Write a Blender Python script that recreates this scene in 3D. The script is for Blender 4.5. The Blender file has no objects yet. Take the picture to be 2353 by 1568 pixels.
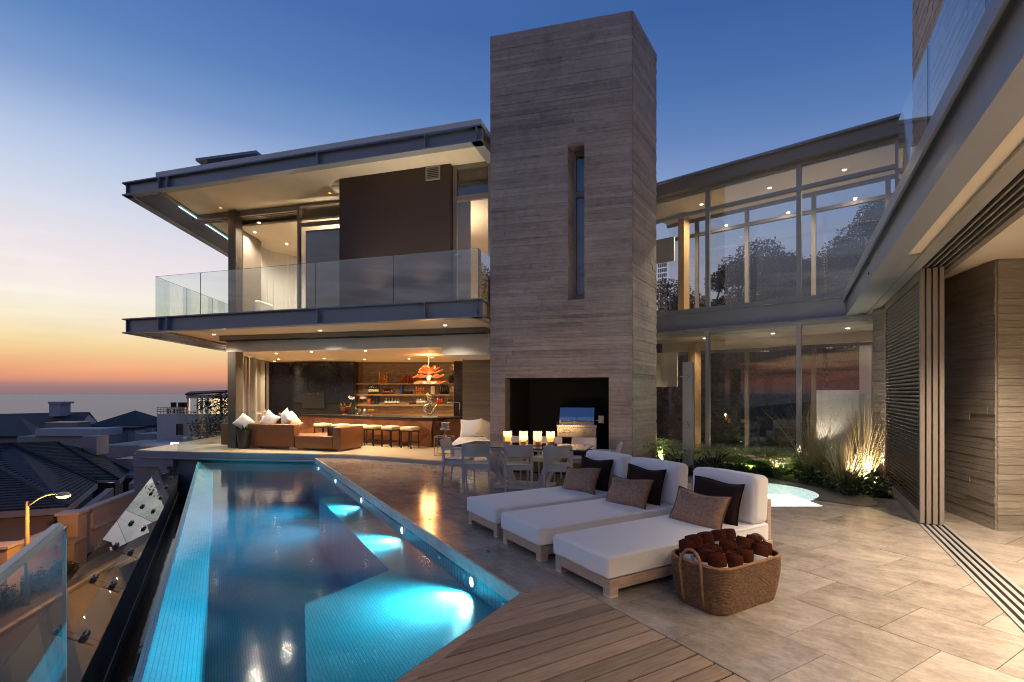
import bpy, bmesh, math, random
from mathutils import Vector as V, Matrix
random.seed(7)
SC = bpy.context.scene
COL = SC.collection
R = math.radians
F, CX, HY, H = 1150.0, 1176.5, 905.0, 1.65      # focal length and horizon of the photograph, eye height

# ------------------------------------------------------------------ camera
cam = bpy.data.cameras.new('camera'); cam.sensor_width = 36.0; cam.lens = 17.6; cam.shift_y = 0.0514
cam.clip_start = 0.05; cam.clip_end = 60000
co = bpy.data.objects.new('camera', cam); COL.objects.link(co)
co.location = (0, 0, H); co.rotation_euler = (R(90), 0, 0); SC.camera = co
SC.view_settings.view_transform = 'Standard'; SC.view_settings.look = 'None'
SC.view_settings.exposure = 0.0; SC.view_settings.gamma = 1.0
SC.cycles.max_bounces = 10; SC.cycles.transparent_max_bounces = 24
SC.cycles.glossy_bounces = 5; SC.cycles.diffuse_bounces = 4; SC.cycles.transmission_bounces = 8
SC.cycles.sample_clamp_indirect = 6.0; SC.cycles.caustics_reflective = False; SC.cycles.caustics_refractive = False
SC.cycles.use_denoising = True; SC.cycles.filter_width = 1.05; SC.cycles.blur_glossy = 0.5

def lin(r, g, b):
    f = lambda c: (c/255/12.92) if c/255 <= .04045 else ((c/255+.055)/1.055)**2.4
    return (f(r), f(g), f(b), 1.0)

# ------------------------------------------------------------------ dusk sky
W = bpy.data.worlds.new('World'); SC.world = W; W.use_nodes = True
nt = W.node_tree; nt.nodes.clear()
def N(t, **kw):
    n = nt.nodes.new(t)
    for k, v in kw.items(): setattr(n, k, v)
    return n
def math_(op, a, b=None, c=None, clamp=False):
    n = nt.nodes.new('ShaderNodeMath'); n.operation = op; n.use_clamp = clamp
    for i, x in enumerate((a, b, c)):
        if x is None: continue
        if isinstance(x, (int, float)): n.inputs[i].default_value = x
        else: nt.links.new(x, n.inputs[i])
    return n.outputs[0]
tc = N('ShaderNodeTexCoord'); sx = N('ShaderNodeSeparateXYZ'); nt.links.new(tc.outputs['Generated'], sx.inputs[0])
el = math_('MULTIPLY', math_('ARCSINE', math_('MAXIMUM', math_('MINIMUM', sx.outputs[2], 1.0), -1.0)), 57.29578)
az = math_('ARCTAN2', sx.outputs[0], sx.outputs[1])
elpos = math_('DIVIDE', math_('ADD', el, 2.0), 92.0, clamp=True)
def ramp(stops):
    r = N('ShaderNodeValToRGB'); e = r.color_ramp.elements
    while len(e) > 1: e.remove(e[-1])
    for i, (d, c) in enumerate(stops):
        p = (d+2)/92
        if i == 0: e[0].position = p; e[0].color = lin(*c)
        else:
            k = e.new(p); k.color = lin(*c)
    nt.links.new(elpos, r.inputs[0]); return r.outputs[0]
west = ramp([(-2, (110,96,106)), (-.3, (136,114,122)), (.3, (148,120,124)), (.8, (168,130,126)), (1.3, (226,152,124)), (2.3, (250,180,130)),
             (4.2, (255,222,162)), (6.2, (255,240,206)), (8.6, (255,247,234)), (11, (250,238,238)), (14, (234,230,238)),
             (17, (212,220,238)), (21, (182,200,231)), (25.5, (130,160,208)), (30, (94,134,192)), (36, (76,114,178)), (55, (74,110,170)), (90, (58,92,148))])
east = ramp([(-2, (88,78,92)), (.0, (140,110,114)), (.5, (160,112,108)), (1.2, (178,110,100)), (3.2, (150,106,112)), (6, (136,110,126)), (10, (86,102,150)),
             (16, (72,106,164)), (24, (68,108,172)), (36, (46,82,144)), (60, (46,78,136)), (90, (38,66,116))])
cosd = math_('COSINE', math_('SUBTRACT', az, R(-60)))
wgt = math_('POWER', math_('MULTIPLY', math_('ADD', cosd, 1.0), .5), 1.6)
wvw = math_('POWER', math_('MULTIPLY', math_('ADD', math_('COSINE', math_('SUBTRACT', az, R(-20))), 1.0), .5), 2.0)
mx = N('ShaderNodeMixRGB'); nt.links.new(wgt, mx.inputs[0]); nt.links.new(east, mx.inputs[1]); nt.links.new(west, mx.inputs[2])
# long streaks of evening cloud, thick away from the afterglow, only wisps near it
mp = N('ShaderNodeCombineXYZ'); nt.links.new(math_('MULTIPLY', az, 2.6), mp.inputs[0]); nt.links.new(math_('MULTIPLY', el, .34), mp.inputs[1])
no = N('ShaderNodeTexNoise'); no.inputs['Scale'].default_value = 1.5; no.inputs['Detail'].default_value = 6; no.inputs['Roughness'].default_value = .58
nt.links.new(mp.outputs[0], no.inputs['Vector'])
band = math_('MULTIPLY', math_('SMOOTH_MIN', math_('DIVIDE', math_('SUBTRACT', el, .6), 1.4, clamp=True), 1.0, .1),
             math_('SUBTRACT', 1.0, math_('DIVIDE', math_('SUBTRACT', el, 5.0), 15.0, clamp=True)))
cl = math_('MULTIPLY', math_('DIVIDE', math_('SUBTRACT', no.outputs[0], .41), .15, clamp=True), band)
cl = math_('MULTIPLY', cl, math_('SUBTRACT', .92, math_('MULTIPLY', wvw, .92), clamp=True))
mx2 = N('ShaderNodeMixRGB'); nt.links.new(cl, mx2.inputs[0]); nt.links.new(mx.outputs[0], mx2.inputs[1]); mx2.inputs[2].default_value = lin(54, 55, 74)
bg = N('ShaderNodeBackground'); bg.inputs[1].default_value = 1.0; nt.links.new(mx2.outputs[0], bg.inputs[0])
wo = N('ShaderNodeOutputWorld'); nt.links.new(bg.outputs[0], wo.inputs[0])

# ------------------------------------------------------------------ helpers
def at(px, py, Y): return V(((px-CX)/F*Y, Y, H-(py-HY)/F*Y))
def fl(px, py, z=0.0):
    Y = (H-z)*F/(py-HY); return V(((px-CX)/F*Y, Y, z))
def on_line(px, p, d):                                # where the sight line at column px crosses a plan line
    k = (px-CX)/F; t = (k*p[1]-p[0])/(d[0]-k*d[1]); return V((p[0]+t*d[0], p[1]+t*d[1], 0))
UA, WA = V((-.507, .862, 0)), V((.862, .507, 0))      # along the pool, across the pool
def uw(u, w, z=0.0): return UA*u + WA*w + V((0, 0, z))
def to_uw(p): return (p.dot(UA), p.dot(WA))
def Z(p, z): return V((p[0], p[1], z))

class MB:
    def __init__(s): s.v = []; s.f = []; s.t = []
    def add(s, vs, fs, tone=None):
        b = len(s.v); s.v += [V(q) for q in vs]; s.f += [tuple(b+i for i in f) for f in fs]
        s.t += [tone if tone is not None else .5]*len(fs); return s
    def obox(s, o, a, b, c, tone=None):
        o, a, b, c = V(o), V(a), V(b), V(c)
        return s.add([o, o+a, o+a+b, o+b, o+c, o+a+c, o+a+b+c, o+b+c],
                     [(0,3,2,1),(4,5,6,7),(0,1,5,4),(1,2,6,5),(2,3,7,6),(3,0,4,7)], tone)
    def box(s, c, d, rz=0.0, tone=None):
        m = Matrix.Rotation(rz, 3, 'Z'); a, b, e = m@V((d[0],0,0)), m@V((0,d[1],0)), V((0,0,d[2]))
        return s.obox(V(c)-a/2-b/2-e/2, a, b, e, tone)
    def prism(s, pts, z0, z1, tone=None):
        n = len(pts); vs = [V((p[0],p[1],z0)) for p in pts]+[V((p[0],p[1],z1)) for p in pts]
        return s.add(vs, [tuple(range(n-1,-1,-1)), tuple(range(n,2*n))]+[(i,(i+1)%n,n+(i+1)%n,n+i) for i in range(n)], tone)
    def wall(s, p, q, z0, z1, th, tone=None):             # upright slab on plan line p-q, thickness to the left of it (negative: right)
        p, q = V((p[0],p[1],0)), V((q[0],q[1],0)); d = (q-p).normalized(); nn = V((-d.y, d.x, 0))*th
        return s.obox(Z(p,z0), q-p, nn, (0,0,z1-z0), tone)
    def bar(s, p, q, w, h=None, up=V((0,0,1))):
        p, q = V(p), V(q); h = h or w; d = (q-p).normalized()
        if abs(d.dot(up)) > .98: up = V((1,0,0))
        a = d.cross(up).normalized(); b = a.cross(d).normalized()
        return s.obox(p-a*w/2-b*h/2, q-p, a*w, b*h)
    def tube(s, pts, r, n=8, cap=True):
        pts = [V(p) for p in pts]; rs = r if isinstance(r, (list, tuple)) else [r]*len(pts); vs = []; fs = []; pa = None
        for i, p in enumerate(pts):
            d = (pts[min(i+1,len(pts)-1)]-pts[max(i-1,0)]).normalized()
            if pa is None: pa = d.cross(V((0,0,1)) if abs(d.z) < .9 else V((1,0,0))).normalized()
            pa = (pa-d*pa.dot(d)).normalized(); pb = d.cross(pa)
            for k in range(n):
                t = 2*math.pi*k/n; vs.append(p+(pa*math.cos(t)+pb*math.sin(t))*rs[i])
        for i in range(len(pts)-1):
            for k in range(n): fs.append((i*n+k, i*n+(k+1)%n, (i+1)*n+(k+1)%n, (i+1)*n+k))
        if cap: fs += [tuple(range(n-1,-1,-1)), tuple((len(pts)-1)*n+k for k in range(n))]
        return s.add(vs, fs)
    def lathe(s, prof, c=(0,0,0), n=20, axis=None, tone=None, cap0=True, cap1=True):
        c = V(c); vs = []; fs = []
        M_ = Matrix.Identity(3) if axis is None else V((0,0,1)).rotation_difference(V(axis)).to_matrix()
        for (r, z) in prof:
            for k in range(n):
                t = 2*math.pi*k/n; vs.append(c+M_@V((r*math.cos(t), r*math.sin(t), z)))
        for i in range(len(prof)-1):
            for k in range(n): fs.append((i*n+k, i*n+(k+1)%n, (i+1)*n+(k+1)%n, (i+1)*n+k))
        if cap0 and prof[0][0] > 1e-4: fs.append(tuple(range(n-1,-1,-1)))
        if cap1 and prof[-1][0] > 1e-4: fs.append(tuple((len(prof)-1)*n+k for k in range(n)))
        return s.add(vs, fs, tone)
    def build(s, name, mat, parent=None, smooth=False, bev=0.0, seg=2, world=True, tone=False, origin=None):
        me = bpy.data.meshes.new(name)
        off = V((0,0,0))
        if world and parent is not None:
            q = parent
            while q is not None: off += q.location; q = q.parent
        if origin is not None: off = V(origin)
        me.from_pydata([tuple(q-off) for q in s.v], [], s.f)
        bm = bmesh.new(); bm.from_mesh(me)
        if tone:
            la = bm.faces.layers.float.new('tone'); bm.faces.ensure_lookup_table()
            for i, f in enumerate(bm.faces): f[la] = s.t[i]
        bmesh.ops.recalc_face_normals(bm, faces=bm.faces[:]); bm.to_mesh(me); bm.free()
        if smooth: me.polygons.foreach_set('use_smooth', [True]*len(me.polygons))
        o = bpy.data.objects.new(name, me); COL.objects.link(o)
        if mat: me.materials.append(mat)
        if parent is not None: o.parent = parent
        elif origin is not None: o.location = off
        if bev:
            m = o.modifiers.new('bevel', 'BEVEL'); m.width = bev; m.segments = seg; m.limit_method = 'ANGLE'; m.angle_limit = R(40)
        return o

def tag(o, label=None, cat=None, group=None, kind=None):
    if label: o['label'] = label
    if cat: o['category'] = cat
    if group: o['group'] = group
    if kind: o['kind'] = kind
    return o
def thing(name, label, cat, loc=(0,0,0), rz=0.0, group=None):
    o = bpy.data.objects.new(name, None); COL.objects.link(o); o.empty_display_size = .2
    o.location = loc; o.rotation_euler = (0,0,rz); return tag(o, label, cat, group)
def copy_tree(o, parent=None):
    c = o.copy(); COL.objects.link(c)
    if parent is not None: c.parent = parent
    for ch in list(o.children): copy_tree(ch, c)
    return c
def dup(o, loc, rz, label):
    c = copy_tree(o); c.location = loc; c.rotation_euler = (0,0,rz); c['label'] = label; return c
def part(src, parent, name=None, loc=None, rot=None):     # another piece that shares mesh data
    c = src.copy(); COL.objects.link(c); c.parent = parent
    if loc is not None: c.location = loc
    if rot is not None: c.rotation_euler = rot
    return c

# ------------------------------------------------------------------ materials
MATS = {}
def mat(name, col, rough=.5, metal=0.0, var=.12, scale=6.0, bump=0.0, bscale=None, stretch=(1,1,1), rz=0.0, rvar=.0, rnd=0.0,
        spec=.5, emit=None, estr=0.0, tone=False, coat=0.0, col2=None, detail=5, sheen=0.0, subs=0.0):
    m = bpy.data.materials.new(name); m.use_nodes = True; t = m.node_tree; b = t.nodes['Principled BSDF']; L = t.links.new
    c1 = col if len(col) == 4 else (*col, 1)
    b.inputs['Roughness'].default_value = rough; b.inputs['Metallic'].default_value = metal
    b.inputs['Specular IOR Level'].default_value = spec; b.inputs['Coat Weight'].default_value = coat; b.inputs['Coat Roughness'].default_value = .12
    if sheen: b.inputs['Sheen Weight'].default_value = sheen
    tcn = t.nodes.new('ShaderNodeTexCoord'); mpn = t.nodes.new('ShaderNodeMapping'); mpn.inputs['Scale'].default_value = stretch
    rot_ = t.nodes.new('ShaderNodeMapping'); rot_.inputs['Rotation'].default_value = (0, 0, rz); L(tcn.outputs['Object'], rot_.inputs[0]); L(rot_.outputs[0], mpn.inputs[0])
    oi = t.nodes.new('ShaderNodeObjectInfo')
    ad = t.nodes.new('ShaderNodeVectorMath'); ad.operation = 'MULTIPLY_ADD'; L(oi.outputs['Random'], ad.inputs[0]); ad.inputs[1].default_value = (31, 17, 23)
    L(mpn.outputs[0], ad.inputs[2])
    n1 = t.nodes.new('ShaderNodeTexNoise'); n1.inputs['Scale'].default_value = scale; n1.inputs['Detail'].default_value = detail; n1.inputs['Roughness'].default_value = .62
    L(ad.outputs[0], n1.inputs['Vector'])
    mxn = t.nodes.new('ShaderNodeMixRGB'); rp = t.nodes.new('ShaderNodeMapRange'); rp.inputs[1].default_value = .3; rp.inputs[2].default_value = .7
    L(n1.outputs[0], rp.inputs[0]); L(rp.outputs[0], mxn.inputs[0])
    lo = tuple(x*(1-var) for x in c1[:3])+(1,); hi = tuple(min(1,x*(1+var)) for x in c1[:3])+(1,)
    mxn.inputs[1].default_value = lo if col2 is None else c1; mxn.inputs[2].default_value = hi if col2 is None else (*col2[:3], 1)
    outc = mxn.outputs[0]
    if rnd or tone:
        mr = t.nodes.new('ShaderNodeMapRange'); mr.inputs[3].default_value = 1-(rnd or .17); mr.inputs[4].default_value = 1+(rnd or .17)
        if tone:
            at_ = t.nodes.new('ShaderNodeAttribute'); at_.attribute_name = 'tone'; L(at_.outputs['Fac'], mr.inputs[0])
        else: L(oi.outputs['Random'], mr.inputs[0])
        sc = t.nodes.new('ShaderNodeVectorMath'); sc.operation = 'SCALE'; L(outc, sc.inputs[0]); L(mr.outputs[0], sc.inputs['Scale']); outc = sc.outputs[0]
    L(outc, b.inputs['Base Color'])
    if rvar:
        r2 = t.nodes.new('ShaderNodeMapRange'); r2.inputs[3].default_value = max(0,rough-rvar); r2.inputs[4].default_value = rough+rvar
        L(n1.outputs[0], r2.inputs[0]); L(r2.outputs[0], b.inputs['Roughness'])
    if bump:
        n2 = t.nodes.new('ShaderNodeTexNoise'); n2.inputs['Scale'].default_value = bscale or scale*4; n2.inputs['Detail'].default_value = 4
        L(ad.outputs[0], n2.inputs['Vector'])
        bp = t.nodes.new('ShaderNodeBump'); bp.inputs['Strength'].default_value = 1.0; bp.inputs['Distance'].default_value = bump
        L(n2.outputs[0], bp.inputs['Height']); L(bp.outputs[0], b.inputs['Normal'])
    if emit is not None:
        b.inputs['Emission Color'].default_value = (*emit[:3], 1); b.inputs['Emission Strength'].default_value = estr
    MATS[name] = m; return m

def emitter(name, col, st):
    m = bpy.data.materials.new(name); m.use_nodes = True; t = m.node_tree; t.nodes.clear()
    e = t.nodes.new('ShaderNodeEmission'); e.inputs[0].default_value = (*col[:3], 1); e.inputs[1].default_value = st
    o = t.nodes.new('ShaderNodeOutputMaterial'); t.links.new(e.outputs[0], o.inputs[0]); return m

def glass(name, tint=(.96,.98,.97), ior=1.5, rough=0.0, gain=1.9, wave=0.0, sheet=False):
    m = bpy.data.materials.new(name); m.use_nodes = True; t = m.node_tree; t.nodes.clear(); L = t.links.new
    tr = t.nodes.new('ShaderNodeBsdfTransparent'); tr.inputs[0].default_value = (*tint, 1)
    gl = t.nodes.new('ShaderNodeBsdfGlossy'); gl.inputs['Roughness'].default_value = rough; gl.inputs[0].default_value = (1,1,1,1)
    ge = t.nodes.new('ShaderNodeNewGeometry'); dt = t.nodes.new('ShaderNodeVectorMath'); dt.operation = 'DOT_PRODUCT'
    L(ge.outputs['Incoming'], dt.inputs[0]); L(ge.outputs['Normal'], dt.inputs[1])
    def mth(op, a, b=None, clamp=False):
        n = t.nodes.new('ShaderNodeMath'); n.operation = op; n.use_clamp = clamp
        for i, x in enumerate((a, b)):
            if x is None: continue
            if isinstance(x, (int, float)): n.inputs[i].default_value = x
            else: L(x, n.inputs[i])
        return n.outputs[0]
    f0 = ((ior-1)/(ior+1))**2
    q = mth('POWER', mth('SUBTRACT', 1.0, mth('ABSOLUTE', dt.outputs['Value']), True), 5.0)     # Schlick reflectance
    fr = mth('ADD', mth('MULTIPLY', q, 1-f0), f0)
    if not sheet: fr = mth('MULTIPLY', fr, mth('SUBTRACT', 1.0, ge.outputs['Backfacing']))    # one reflection per pane
    class mu: outputs = [mth('MULTIPLY', fr, gain, True)]
    mxs = t.nodes.new('ShaderNodeMixShader'); L(mu.outputs[0], mxs.inputs[0]); L(tr.outputs[0], mxs.inputs[1]); L(gl.outputs[0], mxs.inputs[2])
    if wave:
        tcn = t.nodes.new('ShaderNodeTexCoord'); n2 = t.nodes.new('ShaderNodeTexNoise'); n2.inputs['Scale'].default_value = 2.2; n2.inputs['Detail'].default_value = 3
        L(tcn.outputs['Object'], n2.inputs['Vector']); bp = t.nodes.new('ShaderNodeBump'); bp.inputs['Distance'].default_value = wave
        L(n2.outputs[0], bp.inputs['Height']); L(bp.outputs[0], gl.inputs['Normal'])
    o = t.nodes.new('ShaderNodeOutputMaterial'); L(mxs.outputs[0], o.inputs[0]); return m

def brick_mat(name, c1, c2, mortar, scale, bw, bh, msize=.06, rough=.3, bump=.003, rz=0.0, wallmode=False, offs=0.0, metal=0.0, var=.25):
    m = bpy.data.materials.new(name); m.use_nodes = True; t = m.node_tree; b = t.nodes['Principled BSDF']; L = t.links.new
    tcn = t.nodes.new('ShaderNodeTexCoord'); src = tcn.outputs['Object']
    mpn = t.nodes.new('ShaderNodeMapping'); mpn.inputs['Rotation'].default_value = (0,0,rz); L(src, mpn.inputs[0]); src = mpn.outputs[0]
    if wallmode:                                           # upright faces: run along x+y, rise along z
        sp = t.nodes.new('ShaderNodeSeparateXYZ'); L(src, sp.inputs[0]); cb = t.nodes.new('ShaderNodeCombineXYZ')
        a = t.nodes.new('ShaderNodeMath'); L(sp.outputs[0], a.inputs[0]); L(sp.outputs[1], a.inputs[1]); L(a.outputs[0], cb.inputs[0]); L(sp.outputs[2], cb.inputs[1]); src = cb.outputs[0]
    br = t.nodes.new('ShaderNodeTexBrick'); L(src, br.inputs['Vector']); br.offset = offs
    br.inputs['Color1'].default_value = (*c1[:3],1); br.inputs['Color2'].default_value = (*c2[:3],1); br.inputs['Mortar'].default_value = (*mortar[:3],1)
    br.inputs['Scale'].default_value = scale; br.inputs['Brick Width'].default_value = bw; br.inputs['Row Height'].default_value = bh; br.inputs['Mortar Size'].default_value = msize*bh
    n1 = t.nodes.new('ShaderNodeTexNoise'); n1.inputs['Scale'].default_value = 1.4; n1.inputs['Detail'].default_value = 6; L(tcn.outputs['Object'], n1.inputs['Vector'])
    mr = t.nodes.new('ShaderNodeMapRange'); mr.inputs[3].default_value = 1-var; mr.inputs[4].default_value = 1+var; L(n1.outputs[0], mr.inputs[0])
    sc = t.nodes.new('ShaderNodeVectorMath'); sc.operation = 'SCALE'; L(br.outputs[0], sc.inputs[0]); L(mr.outputs[0], sc.inputs['Scale']); L(sc.outputs[0], b.inputs['Base Color'])
    b.inputs['Roughness'].default_value = rough; b.inputs['Metallic'].default_value = metal
    bp = t.nodes.new('ShaderNodeBump'); bp.invert = True; bp.inputs['Distance'].default_value = bump; L(br.outputs['Fac'], bp.inputs['Height']); L(bp.outputs[0], b.inputs['Normal'])
    return m

POOLROT = math.atan2(.862, -.507)          # heading of the pool axis
M = dict(
 concrete = mat('board_concrete', (.43,.36,.325), .75, var=.20, scale=3.0, bump=.003, bscale=6, stretch=(.9,.9,6), tone=True),
 concrete_w = mat('board_concrete_room', (.42,.35,.27), .7, var=.16, scale=2.2, bump=.006, bscale=5, stretch=(.6,.6,9), tone=True),
 trav = mat('travertine', (.50,.42,.36), .13, var=.24, scale=3.2, bump=.0005, bscale=24, stretch=(2.2,1.0,1), rz=-POOLROT+1.2, rvar=.10, rnd=.10, detail=9),
 coping = mat('coping_stone', (.52,.47,.45), .3, var=.25, scale=7, bump=.001, rnd=.08, stretch=(1,1,3)),
 stone_in = mat('interior_stone', (.50,.40,.28), .3, var=.12, scale=1.6, bump=.0005),
 timber = mat('deck_timber', (.33,.235,.17), .5, var=.30, scale=3.4, bump=.0016, bscale=14, stretch=(1.2,14,1), rz=-math.atan2(.507,.862), rnd=.30, detail=7),
 steel = mat('painted_steel', (.27,.285,.32), .36, var=.06, scale=2, spec=.6),
 steel_l = mat('pale_steel', (.36,.35,.33), .35, metal=.2, var=.05, scale=3),
 frame = mat('bronze_frame', (.24,.205,.175), .38, metal=.2, var=.05),
 soffit = mat('cream_plaster', (.72,.62,.47), .7, var=.04, scale=2),
 white = mat('white_paint', (.74,.72,.69), .6, var=.05, scale=2),
 cream = mat('cream_paint', (.70,.60,.44), .6, var=.04, scale=2),
 darkwall = mat('dark_render', (.055,.033,.026), .7, var=.15, scale=30, bump=.0006),
 black = mat('black_lacquer', (.012,.011,.011), .25, var=.1),
 soot = mat('soot_black', (.008,.008,.008), .8, var=.2),
 glass = glass('clear_glass', (.97,.98,.98), 1.45),
 glass_win = glass('window_glass', (.95,.96,.96), 1.52, gain=2.8),
 glass_wing = glass('wing_glass', (.90,.92,.92), 1.52, gain=3.2),
 glass_bal = glass('balustrade_glass', (.93,.965,.96), 1.52, gain=1.4),
 glass_coat = glass('coated_balustrade_glass', (.90,.95,.95), 1.52, gain=3.6),
 glass_edge = mat('glass_edge', (.05,.12,.11), .1, var=.05),
 fabric = mat('white_canvas', (.84,.82,.82), .85, var=.04, scale=90, bump=.0012, bscale=120, sheen=.2),
 oak = mat('bleached_oak', (.50,.37,.29), .5, var=.22, scale=4, stretch=(2,14,14), bump=.0006),
 tan = mat('tan_snakeskin', (.27,.155,.10), .5, var=.35, scale=34, bump=.003, bscale=60, stretch=(1,.55,1)),
 brown = mat('dark_brown_cloth', (.020,.011,.011), .85, var=.2, scale=60, bump=.001, spec=.2),
 towel = mat('brown_terry', (.070,.018,.010), .95, var=.35, scale=60, bump=.003, bscale=160, spec=.1),
 towel_w = mat('white_terry', (.62,.58,.58), .95, var=.08, scale=40, bump=.005, bscale=60),
 cane = mat('cane_rim', (.30,.145,.06), .5, var=.3, scale=40, stretch=(1,1,1), bump=.001),
 leather = mat('tan_leather', (.155,.058,.018), .42, var=.12, scale=8, bump=.0006, bscale=90),
 copper = mat('patinated_copper', (.20,.075,.03), .36, metal=.6, var=.28, scale=2.2, rvar=.12),
 shelfwood = mat('walnut_shelf', (.20,.115,.055), .5, var=.2, scale=4, stretch=(1,8,8)),
 hide = mat('pale_hide', (.66,.50,.33), .7, var=.12, scale=20, bump=.001),
 blackmetal = mat('black_metal', (.015,.014,.013), .35, metal=.4, var=.1),
 chair = mat('taupe_lacquer', (.60,.56,.54), .45, var=.05, scale=6),
 chrome = mat('brushed_steel', (.48,.48,.48), .26, metal=1.0, var=.05, scale=30, stretch=(1,1,12)),
 pot = mat('dark_ceramic', (.03,.024,.02), .4, var=.2),
 bronze = mat('polished_bronze', (.80,.72,.45), .18, metal=1.0, var=.2, scale=7),
 plaster_grey = mat('grey_plaster', (.27,.26,.25), .6, var=.1),
 slate = mat('grey_slate', (.055,.055,.065), .45, var=.2, scale=3),
 soil = mat('dark_soil', (.02,.016,.012), .9, var=.4, scale=20, bump=.02),
 leaf = mat('leaf_green', (.03,.06,.013), .5, var=.45, scale=9, spec=.4),
 fern = mat('fern_green', (.11,.20,.025), .5, var=.4, scale=9),
 reed = mat('reed_straw', (.20,.165,.06), .6, var=.6, scale=3, col2=(.30,.21,.09)),
 dleaf = mat('dark_leaf', (.012,.017,.009), .7, var=.5, scale=.8),
 bark = mat('bark', (.05,.037,.028), .9, var=.4, scale=9, bump=.02),
 rooftile = brick_mat('roof_slate_tiles', (.026,.027,.036), (.036,.036,.046), (.012,.012,.018), 1.0, .5, .30, .08, .8, .02, offs=.5),
 hwall = mat('pale_house_wall', (.36,.32,.30), .8, var=.1, scale=1),
 hwall2 = mat('ochre_house_wall', (.34,.26,.20), .8, var=.12, scale=1),
 hwhite = mat('white_house_wall', (.50,.48,.48), .8, var=.08, scale=1),
 asphalt = mat('asphalt', (.05,.046,.043), .85, var=.2, scale=9, bump=.004),
 kerb = mat('kerb_concrete', (.17,.15,.13), .8, var=.18, scale=6, rnd=.12),
 ground = mat('dry_ground', (.10,.085,.06), .95, var=.4, scale=.6),
 winblack = mat('night_window', (.012,.012,.016), .12, var=.1),
 ceramic = mat('white_petal', (.80,.74,.72), .6, var=.05),
)
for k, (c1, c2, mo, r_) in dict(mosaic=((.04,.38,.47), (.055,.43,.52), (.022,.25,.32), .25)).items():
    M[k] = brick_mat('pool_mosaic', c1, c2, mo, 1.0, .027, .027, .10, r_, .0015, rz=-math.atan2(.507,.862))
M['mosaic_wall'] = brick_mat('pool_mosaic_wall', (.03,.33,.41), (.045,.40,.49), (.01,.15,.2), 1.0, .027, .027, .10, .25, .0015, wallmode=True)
M['wicker'] = brick_mat('woven_cane', (.05,.022,.009), (.04,.018,.008), (.02,.008,.004), 1.0, .014, .0085, .30, .55, .004, wallmode=True, offs=.5, var=.5)  # body coloured dark to stand in for shade between the woven rows
M['slot_tile'] = brick_mat('glazed_slot_tile', (.16,.105,.065), (.22,.15,.095), (.03,.02,.013), 1.0, .16, .034, .16, .14, .006, wallmode=True, offs=.5)
M['water'] = glass('pool_water', (.95,.99,1.0), 1.33, rough=.10, wave=.003, gain=1.0, sheet=True)
M['dark_water'] = glass('trough_water', (.30,.33,.35), 1.33, rough=.05, wave=.004, gain=1.0, sheet=True)
_t = M['water'].node_tree; _va = _t.nodes.new('ShaderNodeVolumeAbsorption'); _va.inputs[0].default_value = (.01,.84,.945,1); _va.inputs[1].default_value = .72
_t.links.new(_va.outputs[0], [n for n in _t.nodes if n.type == 'OUTPUT_MATERIAL'][0].inputs['Volume'])
M['rimstone'] = mat('dark_spa_stone', (.085,.082,.078), .35, var=.15, scale=5)
M['colsteel'] = mat('dark_column_steel', (.105,.092,.078), .42, metal=.2, var=.06)
M['glass_near'] = glass('near_balustrade_glass', (.93,.965,.96), 1.5, gain=.8)
M['candleglass'] = glass('warm_candle_glass', (.97,.95,.92), 1.45, gain=1.2)
_t = M['candleglass'].node_tree; _o = [n for n in _t.nodes if n.type == 'OUTPUT_MATERIAL'][0]; _s = _o.inputs[0].links[0].from_socket
_tl = _t.nodes.new('ShaderNodeBsdfTranslucent'); _tl.inputs[0].default_value = (.95,.8,.6,1); _mx = _t.nodes.new('ShaderNodeMixShader'); _mx.inputs[0].default_value = .16
_t.links.new(_s, _mx.inputs[1]); _t.links.new(_tl.outputs[0], _mx.inputs[2]); _t.links.new(_mx.outputs[0], _o.inputs[0])
M['tancord'] = mat('tan_cord', (.12,.065,.04), .8, var=.1)
M['caulk'] = mat('black_deck_caulk', (.006,.005,.005), .8, var=.1)  # black stands in for the shade inside open plank gaps
M['amberlens'] = emitter('amber_lens_glow', (1,.42,.08), 3)
M['shutter'] = mat('shutter_lacquer', (.27,.225,.185), .42, var=.05)
M['weave'] = mat('woven_cane_rows', (.145,.070,.031), .6, var=.30, scale=30, bump=.003, bscale=130, tone=True, rnd=.34)
M['slot'] = mat('glazed_slot_brick', (.29,.22,.165), .13, var=.1, tone=True)
def sea_mat():
    m = mat('sea_surface', (.13,.08,.11), .36, var=.12, scale=.004, spec=.42); return m
M['sea'] = sea_mat()
WARM, WARM2, COOL, SODIUM = (1.0,.75,.46), (1.0,.82,.60), (.72,.93,1.0), (1.0,.40,.07)
M['lamp'] = emitter('warm_lamp_glow', (1,.80,.52), 22); M['lamp_cool'] = emitter('cool_lamp_glow', (.8,.96,1), 16)
M['flame'] = emitter('flame_glow', (1,.62,.24), 40); M['sodium'] = emitter('sodium_glow', (1,.42,.07), 14)
M['wax'] = mat('candle_wax', (.9,.66,.40), .5, var=.03, emit=(1,.40,.10), estr=2.0)
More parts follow.
